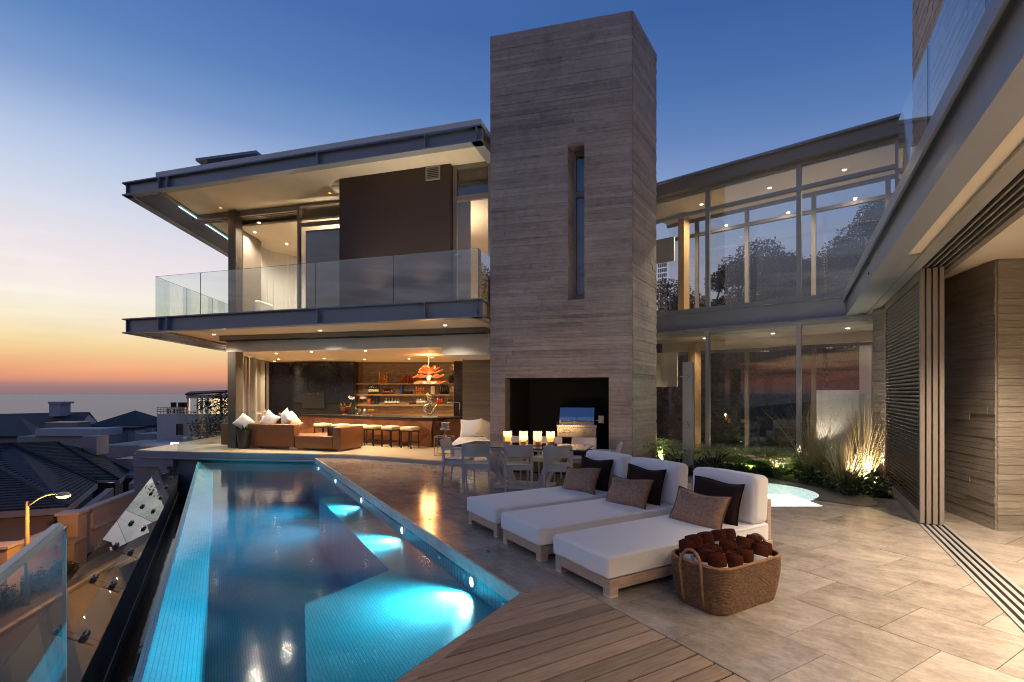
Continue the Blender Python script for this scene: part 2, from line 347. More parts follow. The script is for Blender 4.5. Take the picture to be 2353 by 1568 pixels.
def layered(name, lo, hi, rough, layers, tone=0.0, bump=.002, bump_sc=(1,1,1), bump_freq=30, rz=0.0, rnd=0.0, rv=.06, dark=None):
    """colour from several octaves of object-space noise; layers are (stretch, scale, weight)"""
    m = bpy.data.materials.new(name); m.use_nodes = True; t = m.node_tree; b = t.nodes['Principled BSDF']; L = t.links.new
    tcn = t.nodes.new('ShaderNodeTexCoord'); oi = t.nodes.new('ShaderNodeObjectInfo'); acc = None
    def mth(op, a, b_):
        n = t.nodes.new('ShaderNodeMath'); n.operation = op
        for i, x in enumerate((a, b_)):
            if isinstance(x, (int, float)): n.inputs[i].default_value = x
            else: L(x, n.inputs[i])
        return n.outputs[0]
    def tex(st, sc, det=6, rg=.65):
        rt = t.nodes.new('ShaderNodeMapping'); rt.inputs['Rotation'].default_value = (0,0,rz); L(tcn.outputs['Object'], rt.inputs[0])
        mp = t.nodes.new('ShaderNodeVectorMath'); mp.operation = 'MULTIPLY'; L(rt.outputs[0], mp.inputs[0]); mp.inputs[1].default_value = st
        ad = t.nodes.new('ShaderNodeVectorMath'); ad.operation = 'MULTIPLY_ADD'; L(oi.outputs['Random'], ad.inputs[0]); ad.inputs[1].default_value = (31,17,23); L(mp.outputs[0], ad.inputs[2])
        n = t.nodes.new('ShaderNodeTexNoise'); n.inputs['Scale'].default_value = sc; n.inputs['Detail'].default_value = det; n.inputs['Roughness'].default_value = rg; n.inputs['Distortion'].default_value = .35
        L(ad.outputs[0], n.inputs['Vector']); return n.outputs[0]
    for (st, sc, w) in layers:
        v = mth('MULTIPLY', mth('SUBTRACT', tex(st, sc), .5), w); acc = v if acc is None else mth('ADD', acc, v)
    if tone:
        a_ = t.nodes.new('ShaderNodeAttribute'); a_.attribute_name = 'tone'; acc = mth('ADD', acc, mth('MULTIPLY', mth('SUBTRACT', a_.outputs['Fac'], .5), tone))
    if rnd: acc = mth('ADD', acc, mth('MULTIPLY', mth('SUBTRACT', oi.outputs['Random'], .5), rnd))
    f = mth('ADD', acc, .5); r = t.nodes.new('ShaderNodeValToRGB'); e = r.color_ramp.elements
    e[0].position = .12; e[0].color = (*lo,1); e[1].position = .88; e[1].color = (*hi,1); L(f, r.inputs[0]); L(r.outputs[0], b.inputs['Base Color'])
    rr_ = t.nodes.new('ShaderNodeMapRange'); rr_.inputs[3].default_value = rough-rv; rr_.inputs[4].default_value = rough+rv; L(f, rr_.inputs[0]); L(rr_.outputs[0], b.inputs['Roughness'])
    bp = t.nodes.new('ShaderNodeBump'); bp.inputs['Distance'].default_value = bump; L(tex(bump_sc, bump_freq, 5), bp.inputs['Height']); L(bp.outputs[0], b.inputs['Normal'])
    return m
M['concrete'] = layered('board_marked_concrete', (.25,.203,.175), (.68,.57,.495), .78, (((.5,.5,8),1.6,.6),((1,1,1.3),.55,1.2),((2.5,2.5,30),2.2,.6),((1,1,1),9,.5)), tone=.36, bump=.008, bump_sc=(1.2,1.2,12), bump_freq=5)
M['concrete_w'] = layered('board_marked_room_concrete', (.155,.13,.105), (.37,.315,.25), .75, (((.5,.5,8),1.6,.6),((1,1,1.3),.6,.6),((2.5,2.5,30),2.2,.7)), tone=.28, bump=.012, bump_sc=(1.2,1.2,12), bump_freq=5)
M['trav'] = layered('mottled_travertine', (.175,.140,.113), (.45,.38,.325), .11, (((2.2,.8,1),1.5,.9),((1,1,1),4.5,.8),((3,.8,1),9,.6),((1,1,1),26,.5)), bump=.0006, bump_freq=40, rz=-POOLROT+1.2, rnd=.22, rv=.07)
M['led'] = emitter('led_strip_glow', (.50,.90,1.0), 2.2); M['screen'] = emitter('lit_screen', (.75,.86,.9), 1.3)
def amber_mat():
    m = bpy.data.materials.new('amber_glass'); m.use_nodes = True; t = m.node_tree; b = t.nodes['Principled BSDF']
    b.inputs['Base Color'].default_value = (.55,.08,.01,1); b.inputs['Roughness'].default_value = .12
    n = t.nodes.new('ShaderNodeTexNoise'); n.inputs['Scale'].default_value = 7; n.inputs['Detail'].default_value = 3
    tcn = t.nodes.new('ShaderNodeTexCoord'); t.links.new(tcn.outputs['Object'], n.inputs['Vector'])
    r = t.nodes.new('ShaderNodeValToRGB'); e = r.color_ramp.elements
    e[0].position = .36; e[0].color = (.40,.03,.003,1); e[1].position = .74; e[1].color = (1,.42,.10,1)
    t.links.new(n.outputs[0], r.inputs[0]); t.links.new(r.outputs[0], b.inputs['Emission Color']); b.inputs['Emission Strength'].default_value = 1.0
    return m
M['amber'] = amber_mat()

def spot(parent, loc, tgt, power, col=WARM, ang=110, blend=.8, rad=.04):
    l = bpy.data.lights.new('lamp_light', 'SPOT'); l.energy = power; l.color = col; l.spot_size = R(ang); l.spot_blend = blend; l.shadow_soft_size = rad
    o = bpy.data.objects.new('lamp_light', l); COL.objects.link(o); d = V(tgt)-V(loc)
    o.rotation_euler = d.to_track_quat('-Z', 'Y').to_euler(); o.location = loc
    if parent is not None: o.parent = parent; o.location = V(loc)-parent.location
    return o
def point(parent, loc, power, col=WARM, rad=.05):
    l = bpy.data.lights.new('lamp_light', 'POINT'); l.energy = power; l.color = col; l.shadow_soft_size = rad
    o = bpy.data.objects.new('lamp_light', l); COL.objects.link(o); o.location = loc
    if parent is not None: o.parent = parent; o.location = V(loc)-parent.location
    return o
def downlight(p, power, label, col=WARM, ang=120, grp='recessed ceiling downlights', r=.05, blend=.9, lens='lamp'):
    t = thing('downlight', label, 'downlight', p, 0, grp)
    MB().lathe([(r*.8,.0),(r*1.3,.0),(r*1.35,-.006),(r*.8,-.006),(r*.8,.0)], (0,0,0), 14, cap0=False, cap1=False).build('trim_ring', M['white'], t, world=False)
    MB().lathe([(0,-.001),(r*.8,-.001),(r*.8,-.004),(0,-.004)], (0,0,0), 14).build('lens', M[lens], t, world=False)
    if power: spot(t, V(p)+V((0,0,-.02)), V(p)+V((0,0,-2)), power, col, ang, blend)
    return t
# ================================================================== SETTING
def sstep(a, b, x):
    t = max(0, min(1, (x-a)/(b-a))); return t*t*(3-2*t)
def gz(x, y):
    t = (-x+y)*.7071-25; z = -4.5-.125*max(0, t); z = max(z, -53)
    r = .643*x+.766*y; k = sstep(11.5, 14, r)*sstep(-3, 2.5, x)
    return z*(1-k)+k*(-.12+max(0, r-26)*.05)
def grid_axis(lo, hi, fine_lo, fine_hi, step, grow=1.35):
    xs = [fine_lo]; 
    while xs[-1] < fine_hi: xs.append(xs[-1]+step)
    s = step
    while xs[-1] < hi: s *= grow; xs.append(xs[-1]+s)
    s = step
    while xs[0] > lo: s *= grow; xs.insert(0, xs[0]-s)
    return xs
gx, gy = grid_axis(-900, 900, -40, 14, 1.5), grid_axis(-500, 1200, -6, 60, 1.5)
g = MB(); g.v = [V((x, y, gz(x, y))) for y in gy for x in gx]; n_ = len(gx)
g.f = [(j*n_+i, j*n_+i+1, (j+1)*n_+i+1, (j+1)*n_+i) for j in range(len(gy)-1) for i in range(n_-1)]; g.t = [.5]*len(g.f)
tag(g.build('ground', M['ground'], smooth=True), kind='structure')
tag(MB().add([(-40000,-40000,-50),(40000,-40000,-50),(40000,40000,-50),(-40000,40000,-50)], [(0,1,2,3)]).build('sea', M['sea']), kind='structure')

# street below the terrace
rd = V((-.24, 1, 0)).normalized(); rn = V((-1, -.24, 0)).normalized()
k0 = V((-12.4, 10.0, -4.5))
def rp(s, q, z=0): return k0+rd*s+rn*q+V((0,0,z))
tag(MB().add([rp(-16,-5.4,.02), rp(34,-5.4,.02), rp(34,-.15,.02), rp(-16,-.15,.02)], [(0,1,2,3)]).build('road', M['asphalt']), kind='structure')
kb = thing('kerb', 'pale concrete kerb stones along the edge of the street below', 'kerb'); kb['kind'] = 'structure'; del kb['category']; del kb['label']
ks = MB().box((0,0,.06), (.16,.96,.14)).build('kerb_stone', M['kerb'], kb, bev=.02, world=False); ks.location = rp(-8,-.07,.02); ks.rotation_euler.z = math.atan2(.24,1)
for i in range(1, 34): part(ks, kb, loc=rp(-8+i*.985, -.07, .02+random.uniform(-.008,.008)))
tag(MB().add([rp(-16,.0,.07), rp(34,.0,.07), rp(34,.55,.07), rp(-16,.55,.07)], [(0,1,2,3)]).build('gutter_path', M['asphalt']), kind='structure')
verge = MB(); verge.add([rp(-16,.55,.06), rp(34,.55,.06), rp(34,2.6,.06), rp(-16,2.6,.06)], [(0,1,2,3)])
tag(verge.build('verge', M['soil']), kind='structure')

# ---- terrace: support and travertine slabs
PL = [uw(-4,2.22), uw(13.6,2.22), V((-.6,11.2,0)), V((2.6,13.8,0)), V((9,14.5,0)), V((15,10,0)), V((15,-3,0))]
tag(MB().prism(PL, -4.7, -.045).build('terrace_base', M['plaster_grey']), kind='structure')
HE = [V((-9.3,13.55,0)), V((-4.0,12.75,0)), V((-.45,11.0,0))]
def clip(poly, p, nrm):
    out = []
    for i in range(len(poly)):
        a, b = poly[i], poly[(i+1) % len(poly)]; da, db = (a-p).dot(nrm), (b-p).dot(nrm)
        if da >= 0: out.append(a)
        if (da >= 0) != (db >= 0): out.append(a+(b-a)*(da/(da-db)))
    return out
def perp_down(a, b): d = b-a; n = V((-d.y, d.x, 0)); return -n if n.y > 0 else n
CLIPS = [(HE[0], perp_down(HE[0],HE[1])), (HE[1], perp_down(HE[1],HE[2])), (V((6.04,10.5,0)), V((-.643,-.766,0)))]
terr = thing('terrace_floor', 'x', 'x'); del terr['label']; del terr['category']; terr['kind'] = 'structure'
TP, TW = .615, .685
def in_frame(p, m=120):
    if p.y < .45: return False
    x = CX+p.x/p.y*F; y = HY+(H-p.z)/p.y*F
    return -m < x < 2353+1100 and y < 1568+500
ntile = 0
for k in range(-1, 16):
    w0, w1 = (2.18, 2.632) if k < 0 else (2.632+TW*k, 2.632+TW*(k+1))
    off = (.497 if k % 2 == 0 else .143)-TP
    if k < 0: off = 3.535-6*TP
    for j in range(-4, 26):
        u0, u1 = off+j*TP, off+(j+1)*TP
        if k < 0 and u0 < 3.5: continue
        gp = .0024
        pl = [uw(u0+gp,w0+(0 if k<0 else gp)), uw(u1-gp,w0+(0 if k<0 else gp)), uw(u1-gp,w1-gp), uw(u0+gp,w1-gp)]
        for c in CLIPS:
            if len(pl) >= 3: pl = clip(pl, *c)
        if len(pl) < 3 or not any(in_frame(q) for q in pl): continue
        dz = random.uniform(-.0015,.0005); th = .13 if k < 0 else .03
        MB().prism([q for q in pl], dz-.03, dz).build('floor_tile', M['trav'], terr); ntile += 1
        if k < 0: MB().obox(uw(u0+.0015,2.152,-.13), UA*(u1-u0-.003), WA*.027, V((0,0,.13+dz))).build('coping_stone', M['coping'], terr)
print('tiles', ntile)

# ---- timber deck over the near end of the pool
deck = thing('timber_deck', 'x', 'x'); del deck['label']; del deck['category']; deck['kind'] = 'structure'
PD0, PDd = uw(3.55,2.187), (uw(3.55,2.187)-uw(2.81,.869)).normalized()
def w_left(u): return 2.187+(u-3.55)*1.781
PITCH = .128; u = 3.548-PITCH
while u > .3:
    a, b = u+.0078, u+PITCH-.0078
    pts = [uw(a, w_left(a)+.10), uw(b, w_left(b)+.10), uw(b, 2.625), uw(a, 2.625)]
    if b > 3.5: pts = [uw(a, w_left(a)+.10), uw(b, min(2.3, w_left(b)+.10)), uw(b, 2.625), uw(a, 2.625)]
    MB().prism(pts, -.034, random.uniform(-.002,.001)).build('plank', M['timber'], deck, bev=.0015, seg=1)
    MB().prism([uw(a-.0150,w_left(a-.005)+.10), uw(a+.0005,w_left(a)+.10), uw(a+.0005,2.62), uw(a-.0150,2.62)], -.05, -.010).build('joint_strip', M['caulk'], deck)  # black strip added in each open gap to draw its shade
    u -= PITCH
tr = PD0-PDd*7; ed = V((PDd.y, -PDd.x, 0))
MB().obox(tr+V((0,0,-.10)), PDd*7.0, ed*.085, V((0,0,.102))).build('edge_plank', M['timber'], deck, bev=.004)
tag(MB().prism([PD0+ed*.012, PD0-PDd*6.6+ed*.012, uw(-3,-.60), uw(-3,2.62), uw(3.52,2.62)], -4.6, -.06).build('deck_base', M['soot']), kind='structure')  # base coloured black so the gaps above it look shaded

# ---- pool
WL, WR = -.408, 2.19                                  # overflow edge, terrace wall
pool = thing('pool_basin', 'x', 'x'); del pool['label']; del pool['category']; pool['kind'] = 'structure'
NEAR_L = uw(3.55-(2.187-WL)/1.781, WL)
FAR_L, FAR_R = uw(17.2, WL), uw(14.9, WR)
ZD, ZB = -1.25, -.335
MB().prism([NEAR_L-PDd*.05, PD0, FAR_R, FAR_L], ZD-.1, ZD).build('pool_floor', M['mosaic'], pool)
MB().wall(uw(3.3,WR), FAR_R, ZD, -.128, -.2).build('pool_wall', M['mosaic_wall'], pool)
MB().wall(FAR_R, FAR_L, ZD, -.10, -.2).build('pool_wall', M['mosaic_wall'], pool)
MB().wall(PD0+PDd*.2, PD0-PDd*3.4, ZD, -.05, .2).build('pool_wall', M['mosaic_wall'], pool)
MB().wall(NEAR_L-UA*.4, FAR_L+UA*.3, -1.9, -.150, .05).build('overflow_wall', M['mosaic'], pool)
lw = NEAR_L-UA*.4; lv = [lw+V((0,0,-.162)), lw+WA*.31+V((0,0,-.40)), lw+WA*.31+V((0,0,-1.4)), lw+V((0,0,-1.4))]; MB().add(lv+[q+(FAR_L-lw) for q in lv], [(0,1,2,3),(7,6,5,4),(0,4,5,1),(1,5,6,2),(2,6,7,3),(3,7,4,0)]).build('overflow_ledge', M['mosaic'], pool)
bench = [uw(10.05,WR), uw(10.05,1.668), uw(5.56,1.668), uw(5.05,.705), uw(3.0,.44), uw(2.6,.6), uw(3.55,WR)]
MB().prism(bench, ZD, ZB).build('pool_shelf', M['mosaic'], pool)
st = [PD0+WA*.05, PD0-PDd*2.2, PD0-PDd*2.2-ed*.30, PD0-PDd*.55-ed*.30]
MB().prism(st, ZD+.2, ZB+.10).build('pool_step', M['mosaic'], pool)
tag(MB().prism([NEAR_L-UA*.35+WA*.012, uw(3.62,WR+.03), FAR_R+WA*.03+UA*.03, FAR_L+WA*.012+UA*.03], ZD-.05, -.142).build('water', M['water']), kind='structure')
for i, (px, py, pw) in enumerate(((1086,1336,1.0),(924,1218.5,.8),(832.7,1149.5,.6),(774,1105,.5),(740,1075.6,.5))):
    Y = 1.868*F/(py-HY); uu = to_uw(V(((px-CX)/F*Y, Y, 0)))[0]; c = uw(uu, WR-.004, -.222)
    t = thing('pool_light', ['round underwater lamp nearest the timber deck, brightest in the pool wall', 'round underwater lamp second from the timber deck', 'round underwater lamp in the middle of the pool wall',
              'round underwater lamp fourth from the timber deck', 'round underwater lamp farthest along the pool wall, by the house'][i], 'pool light', c, 0, 'underwater lamps in the pool wall')
    MB().lathe([(.048,.0),(.074,.0),(.077,.012),(.048,.016)], c, 24, -WA, cap0=False, cap1=False).build('steel_ring', M['chrome'], t, smooth=True)
    MB().lathe([(0,.010),(.048,.008),(.048,.0)], c, 20, -WA).build('lens', M['lamp_cool'], t)
    spot(t, c-WA*.03+V((0,0,.01)), c-WA*1.0+UA*.08+V((0,0,-.12)), 230*pw, COOL, 62, 1.0, .05)
    spot(t, c-WA*.06, c-WA*1.9+V((0,0,-.62)), 470*pw, (.62,.91,1.0), 135, 1.0, .05)
for i, (px, py) in enumerate(((1010,1291),(1066,1352),(1160,1428))):
    q = on_line(px, uw(0,WR), UA); c = q-WA*.004+V((0,0,-.235))
    tag(MB().lathe([(0,.012),(.022,.012),(.038,.006),(.04,0)], c, 14, -WA).build('inlet_nozzle', M['chrome'], origin=c), 'small steel pool inlet in the wall '+['between the two nearest lamps, farther one', 'just beyond the nearest lamp', 'by the timber deck corner'][i], 'pool inlet', 'steel inlets in the pool wall')

# catch channel and its outer wall
tag(MB().add([uw(-2,-.905,-1.09), uw(17,-.905,-1.09), uw(17,-.458,-1.09), uw(-2,-.458,-1.09)], [(0,1,2,3)]).build('channel_water', M['dark_water']), kind='structure')
tag(MB().add([uw(-2,-.92,-1.5), uw(17,-.92,-1.5), uw(17,-.45,-1.5), uw(-2,-.45,-1.5)], [(0,1,2,3)]).build('channel_floor', M['slate']), kind='structure')
cw = thing('channel_wall', 'dark slate clad outer wall of the overflow channel beside the pool', 'wall', uw(0,-.905,-4.5))
MB().wall(uw(-2,-.905), uw(17,-.905), -4.6, -.53, .22).build('wall_body', M['slate'], cw)
for k in range(13): MB().wall(uw(.4+k*1.33,-.903), uw(.4+k*1.33+1.322,-.903), -1.3, -.52, -.012).build('slate_panel', M['slate'], cw)
MB().wall(uw(-2,-.892), uw(17,-.892), -.97, -.955, -.008).build('trim', M['steel_l'], cw)
tag(MB().wall(uw(17.05,-1.3), uw(17.05,2.6), -4.6, -.35, .25).build('channel_end_wall', M['plaster_grey']), 'low plain wall closing the far end of the overflow channel', 'wall')

# tilted glass guard
gg = thing('tilted_glass_guard', 'row of tilted glass panels clamped along the outer wall of the pool channel', 'glass guard', uw(0,-.905,-.5))
nG = (uw(0,-1.293,-.25)-uw(0,-.905,-.5)); nGn = nG.normalized(); nUp = nGn.cross(UA).normalized()
if nUp.z < 0: nUp = -nUp
jo = [1.33*k+.27+3.9-2.66 for k in range(0, 11)]
uj0 = to_uw(fl(287,1355,-.5))[0]
js = [uj0+1.33*k for k in range(-4, 9)]
p0 = None
for i in range(len(js)-1):
    a, b = js[i]+.006, js[i+1]-.006; o = uw(a,-.885,-.515)
    pn = MB().obox(o, UA*(b-a), nG*1.06, nUp*.015).build('glass_pane', M['glass_bal'], gg)
    MB().obox(o+nG*1.06-nGn*.006, UA*(b-a), nGn*.006, nUp*.0152).build('pane_edge', M['glass_edge'], pn)
for uj in js[1:-1]:
    for f_ in (.22, .62):
        c = uw(uj,-.905,-.5)+nG*f_
        cl = MB()
        for sg in (-1, 1): cl.obox(c+UA*(sg*.045-.028)-nGn*.028-nUp*.012, UA*.056, nGn*.056, nUp*.05)
        cl.bar(c-UA*.06+nUp*.045, c+UA*.06+nUp*.045, .018)
        cl.build('clamp', M['colsteel'], gg, bev=.004)
    MB().bar(uw(uj,-.905,-.5)-nUp*.03, uw(uj,-.905,-.5)+nG*.7-nUp*.03, .03, .012).build('bracket', M['slate'], gg)

# near glass balustrade with a steel rail
gb = thing('glass_balustrade', 'upright glass balustrade with pale metal top rail in the near left corner', 'balustrade', uw(0,-.635,0))
eY = (1.65-1.0)*F/(1210-HY); e1_ = to_uw(V((-.737-.588*eY, eY, 0)))[0]
MB().wall(uw(-1.5,-.635), uw(e1_,-.635), -.2, 1.0, .014).build('glass_pane', M['glass_near'], gb)
MB().wall(uw(e1_-.008,-.636), uw(e1_,-.636), -.2, .999, .016).build('pane_edge', M['steel_l'], gb)
MB().wall(uw(-1.5,-.648), uw(e1_+.004,-.648), .985, 1.02, .04).build('top_rail', M['steel_l'], gb, bev=.006)
# ================================================================== BUILDINGS
def boards(name, p, q, z0, z1, nrm, matl, parent, holes=(), ch=.085, th=.012, lo=1.4, hi=3.6, rough=.016):
    """board-marked concrete: each course of shutter boards stands a little proud or deep; holes are (s0,s1,z0,z1)"""
    p, q = V((p[0],p[1],0)), V((q[0],q[1],0)); Ln = (q-p).length; d = (q-p)/Ln; nrm = V(nrm).normalized(); m = MB(); z = z0
    while z < z1-.02:
        h = min(ch*random.uniform(.75,1.25), z1-z); s = -random.uniform(0, lo)
        while s < Ln:
            e = s+random.uniform(lo, hi); segs = [(max(0,s), min(Ln,e))]
            for (a, b, c, f) in holes:
                if z+h > c+.01 and z < f-.01:
                    segs = [x for (i, j) in segs for x in ((i, min(j,a)), (max(i,b), j)) if x[1]-x[0] > .01]
            t = random.random(); dp = th+random.random()*rough; tone = .5+random.gauss(0,.20)
            for (i, j) in segs: m.obox(p+d*(i+.001)+Z((0,0),z+.001), d*(j-i-.004), nrm*dp, V((0,0,h-.004)), max(0,min(1,tone)))
            s = e
        z += h
    o = m.build(name, matl, parent, tone=True); o['kind'] = 'stuff'; return o

# ---- concrete tower with the barbecue recess
TA, TB, TC = V((-.459,10.66,0)), V((2.38,9.93,0)), V((3.22,11.22,0)); TD = TA+(TC-TB); TH = 9.24
tdir = (TB-TA).normalized(); TL = (TB-TA).length; tn = V((tdir.y, -tdir.x, 0)); dv = TC-TB
tow = thing('concrete_tower', 'tall board-marked concrete tower with slot window and barbecue recess', 'tower', (1.0,10.3,0))
ts = lambda px: (on_line(px, TA, tdir)-TA).length
n0, n1, w0, w1 = ts(1161), ts(1399), ts(1305), ts(1343); NZ, WZ0, WZ1 = 1.98, 3.57, 6.70
def tb(s0, s1, z0, z1, f0=0.0, f1=1.0):
    return MB().obox(TA+tdir*s0+dv*f0+V((0,0,z0)), tdir*(s1-s0), dv*(f1-f0), V((0,0,z1-z0)))
core = MB()
for a in ((0,n0,0,NZ),(n1,TL,0,NZ),(n0,n1,0,NZ,.62,1),(0,TL,NZ,WZ0),(0,w0,WZ0,WZ1),(w1,TL,WZ0,WZ1),(w0,w1,WZ0,WZ1,.35,1),(0,TL,WZ1,TH)):
    q = tb(*a); core.add(q.v, q.f)
core.build('tower_core', M['concrete'], tow, tone=True)
hl = [(n0,n1,0,NZ),(w0,w1,WZ0,WZ1)]
boards('board_courses', TA, TB, 0, TH, tn, M['concrete'], tow, hl)
sn = V((dv.y, -dv.x, 0)).normalized()
boards('board_courses', TB, TC, 0, TH, sn, M['concrete'], tow)
tb(n0,n1,0,.02,.0,.62).build('recess_floor', M['soot'], tow)
tb(n0+.028,n1-.002,.02,NZ-.005,.60,.62).build('recess_back', M['soot'], tow)
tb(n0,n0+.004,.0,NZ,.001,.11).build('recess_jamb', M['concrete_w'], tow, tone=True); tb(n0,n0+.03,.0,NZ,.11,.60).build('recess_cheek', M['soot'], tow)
tb(n0+.03,n1,NZ-.02,NZ-.001,.02,.6).build('recess_lintel', M['soot'], tow)
tb(n1-.02,n1-.001,.0,NZ-.02,.04,.6).build('recess_cheek', M['soot'], tow)
tb(n0+.08,n1-.03,.02,.30,.03,.58).build('recess_plinth', M['shelfwood'], tow)
wf = MB()
for (a,b,c,d_) in ((w0,w0+.05,WZ0,WZ1),(w1-.05,w1,WZ0,WZ1),(w0+.05,w1-.05,WZ0,WZ0+.16),(w0+.05,w1-.05,WZ1-.08,WZ1),(w0+.05,w1-.05,WZ1-.95,WZ1-.83)):
    q = tb(a,b,c,d_,.17,.24); wf.add(q.v,q.f)
wfo = wf.build('window_frame', M['frame'], tow)
tb(w0+.05,w1-.05,WZ0+.16,WZ1-.95,.20,.21).build('pane', M['glass_win'], wfo); tb(w0+.05,w1-.05,WZ1-.83,WZ1-.08,.20,.21).build('pane', M['glass_win'], wfo)
tb(w0,w1,WZ0,WZ1,.33,.349).build('window_reveal', M['winblack'], tow)

# ---- left wing: bar room below, bedroom above
SA, SD = V((-.64,10.3,0)), V((-3.372,1,0))                  # front edge line of roof and balcony
S = lambda px, off=0.0: on_line(px, SA+V((.285,.958,0))*off, SD)
e1 = V((.959,-.2845,0)); e2 = V((.2845,.959,0)); LS = V((-.10,1,0)).normalized()
S1 = V((-10.25,13.15,0)); RS = V((.306,1,0)).normalized()
house = thing('house_wing', 'two storey house wing with deep steel edged roof, balcony and open bar room', 'house', (-5,14,0))
GLp, GLd = V((-7.97,14.42,0)), V((1,-.245,0)).normalized(); GLn = V((-GLd.y, GLd.x, 0))
G = lambda px, off=0.0: on_line(px, GLp+GLn*off, GLd)
def ibeam(p, q, z0, z1, inn, name, parent, stiff=()):
    """steel channel along p-q; flange reaches inwards by .2"""
    p, q = V((p[0],p[1],0)), V((q[0],q[1],0)); d = (q-p).normalized(); inn = V(inn).normalized(); m = MB()
    m.obox(Z(p,z0), q-p, inn*.22, V((0,0,.03))); m.obox(Z(p+inn*.10,z0+.03), q-p, inn*.02, V((0,0,z1-z0-.06))); m.obox(Z(p,z1-.03), q-p, inn*.22, V((0,0,.03)))
    b = m.build(name, M['steel'], parent)
    for x in stiff: MB().obox(Z(x-d*.012,z0+.03), d*.024, inn*.10, V((0,0,z1-z0-.06))).build('stiffener', M['steel'], b)
    return b
BACK = 21.0
for (nm, z0, z1) in (('roof_beam',6.86,7.20),('balcony_beam',3.235,3.62)):
    st_ = [S(x) for x in (363,382,728,975)]
    fr = ibeam(S1, SA, z0, z1, e2, nm, house, st_)
    ibeam(SA+e2*.0, SA+RS*1.4, z0, z1, V((-RS.y*-1, RS.x*-1, 0))*-1 if False else V((-.956,.292,0)), nm, house)
    ibeam(S1, S1+LS*8.0, z0, z1, V((1,.1,0)), nm, house)
# roof slab and soffit
def edge(px, off): return S(px, off)
ins = S(366, .13)
rp_ = [ins, S(1100,.13), S(1100,.13)+RS*1.2, V((1.5,20.5,0)), ins+LS*8.6]
MB().prism([ins+V((-.02,-.1,0)), S(1104,.03), S(1104,.03)+RS*1.2, V((1.5,21,0)), ins+LS*8.6], 7.203, 7.33).build('roof_slab', M['white'], house)
MB().prism(rp_, 6.92, 7.18).build('roof_soffit', M['soffit'], house)
MB().prism([V((-10.35,17.0,0)), V((-8.5,16.55,0)), V((-8.2,19,0)), V((-10.3,19.4,0))], 7.34, 9.46).build('roof_light_box', M['steel'], house)
MB().prism([V((-10.62,16.8,0)), V((-8.3,16.25,0)), V((-8.0,19.2,0)), V((-10.6,19.6,0))], 9.465, 9.55).build('roof_light_cap', M['steel'], house)
# slatted sun shade between outer frame and soffit, both levels, with a cool light strip
for z in (6.87, 3.25):
    m = MB(); a = S1+V((.2,.05,0)); b = ins+V((-.05,0,0)); Lw = (b-a)
    for k in range(150): m.obox(Z(a+LS*(.12+k*.05), z), Lw, LS*.022, V((0,0,.03)))
    sh = m.build('shade_slats', M['steel'], house); sh['kind'] = 'stuff'
    for k in (2.4, 4.9, 7.3): MB().obox(Z(a+LS*k, z-.012), Lw, LS*.05, V((0,0,.07))).build('shade_rib', M['steel'], house)
    MB().obox(Z(b+V((-.05,.9,0))-LS*0, z-.055), LS*7.0, V((.03,0,0)), V((0,0,.02))).build('light_strip', M['led'] if z > 5 else M['steel'], house)
    MB().obox(Z(b, z-.01), LS*7.9, V((.10,0,0)), V((0,0,.30))).build('edge_channel', M['frame'], house)
# balcony slab, its soffit, header beam and door track
MB().prism([ins, S(1106,.13), S(1106,.13)+RS*1.2, V((1.3,20,0)), ins+LS*8], 3.30, 3.58).build('balcony_slab', M['cream'], house)
hb0, hb1 = G(520), G(1122)
MB().obox(Z(hb0,2.85), hb1-hb0, GLn*.35, V((0,0,.32))).build('header_beam', M['white'], house)
MB().obox(Z(hb0-GLn*.25,3.17), hb1-hb0, GLn*.7, V((0,0,.128))).build('door_track', M['frame'], house)
for k in range(4): MB().obox(Z(hb0-GLn*(.22-.11*k),3.15), hb1-hb0, GLn*.05, V((0,0,.02))).build('track_rail', M['blackmetal'], house)
b0 = G(1016); MB().obox(Z(b0-GLn*.01,2.64), hb1-b0, GLn*1.9, V((0,0,.53))).build('bulkhead', M['white'], house)
MB().prism([hb0+GLn*.34, hb1+GLn*.34, V((1.2,19.6,0)), V((-9.35,19.6,0))], 2.86, 3.0).build('bar_ceiling', M['soffit'], house)
# columns
colw = MB().box((-7.97,14.42,1.475), (.28,.28,2.75), -.24).build('column', M['colsteel'], house, bev=.01)
MB().box((-7.97,14.42,5.2), (.26,.26,3.36), -.24).build('column', M['colsteel'], house, bev=.01)
# floors
FLOOR = [V((-10.3,13.75,0))]+HE[0:]+[V((.35,11.9,0)), V((1.4,20.2,0)), V((-10.9,20.2,0))]
FLOOR[1] = V((-9.3,13.5,0))
tag(MB().prism(FLOOR, -.09, .10).build('house_floor', M['stone_in']), kind='structure')
for a_, b_ in ((FLOOR[0],FLOOR[1]),(HE[0]+V((0,-.05,0)),HE[1]),(HE[1],HE[2])):
    dd_ = perp_down(a_,b_).normalized(); MB().obox(Z(a_+dd_*.003,-.10), b_-a_, dd_*.03, V((0,0,.185))).obox(Z(a_+dd_*.003,-.10), b_-a_, dd_*.09, V((0,0,.03))).build('floor_edge_channel', M['steel'], house)
tag(MB().prism([V((-10.4,13.78,0)), V((-9.2,13.62,0)), V((-4.0,13.35,0)), V((-1,12.2,0)), V((1.4,20,0)), V((-10.8,20,0))], -4.8, -.10).build('house_base', M['plaster_grey']), kind='structure')
MB().obox(V((-10.35,13.68,-.34)), V((1.25,-.24,0)), V((-.5,6,0)), V((0,0,.36))).build('terrace_edge_beam', M['steel'], house)
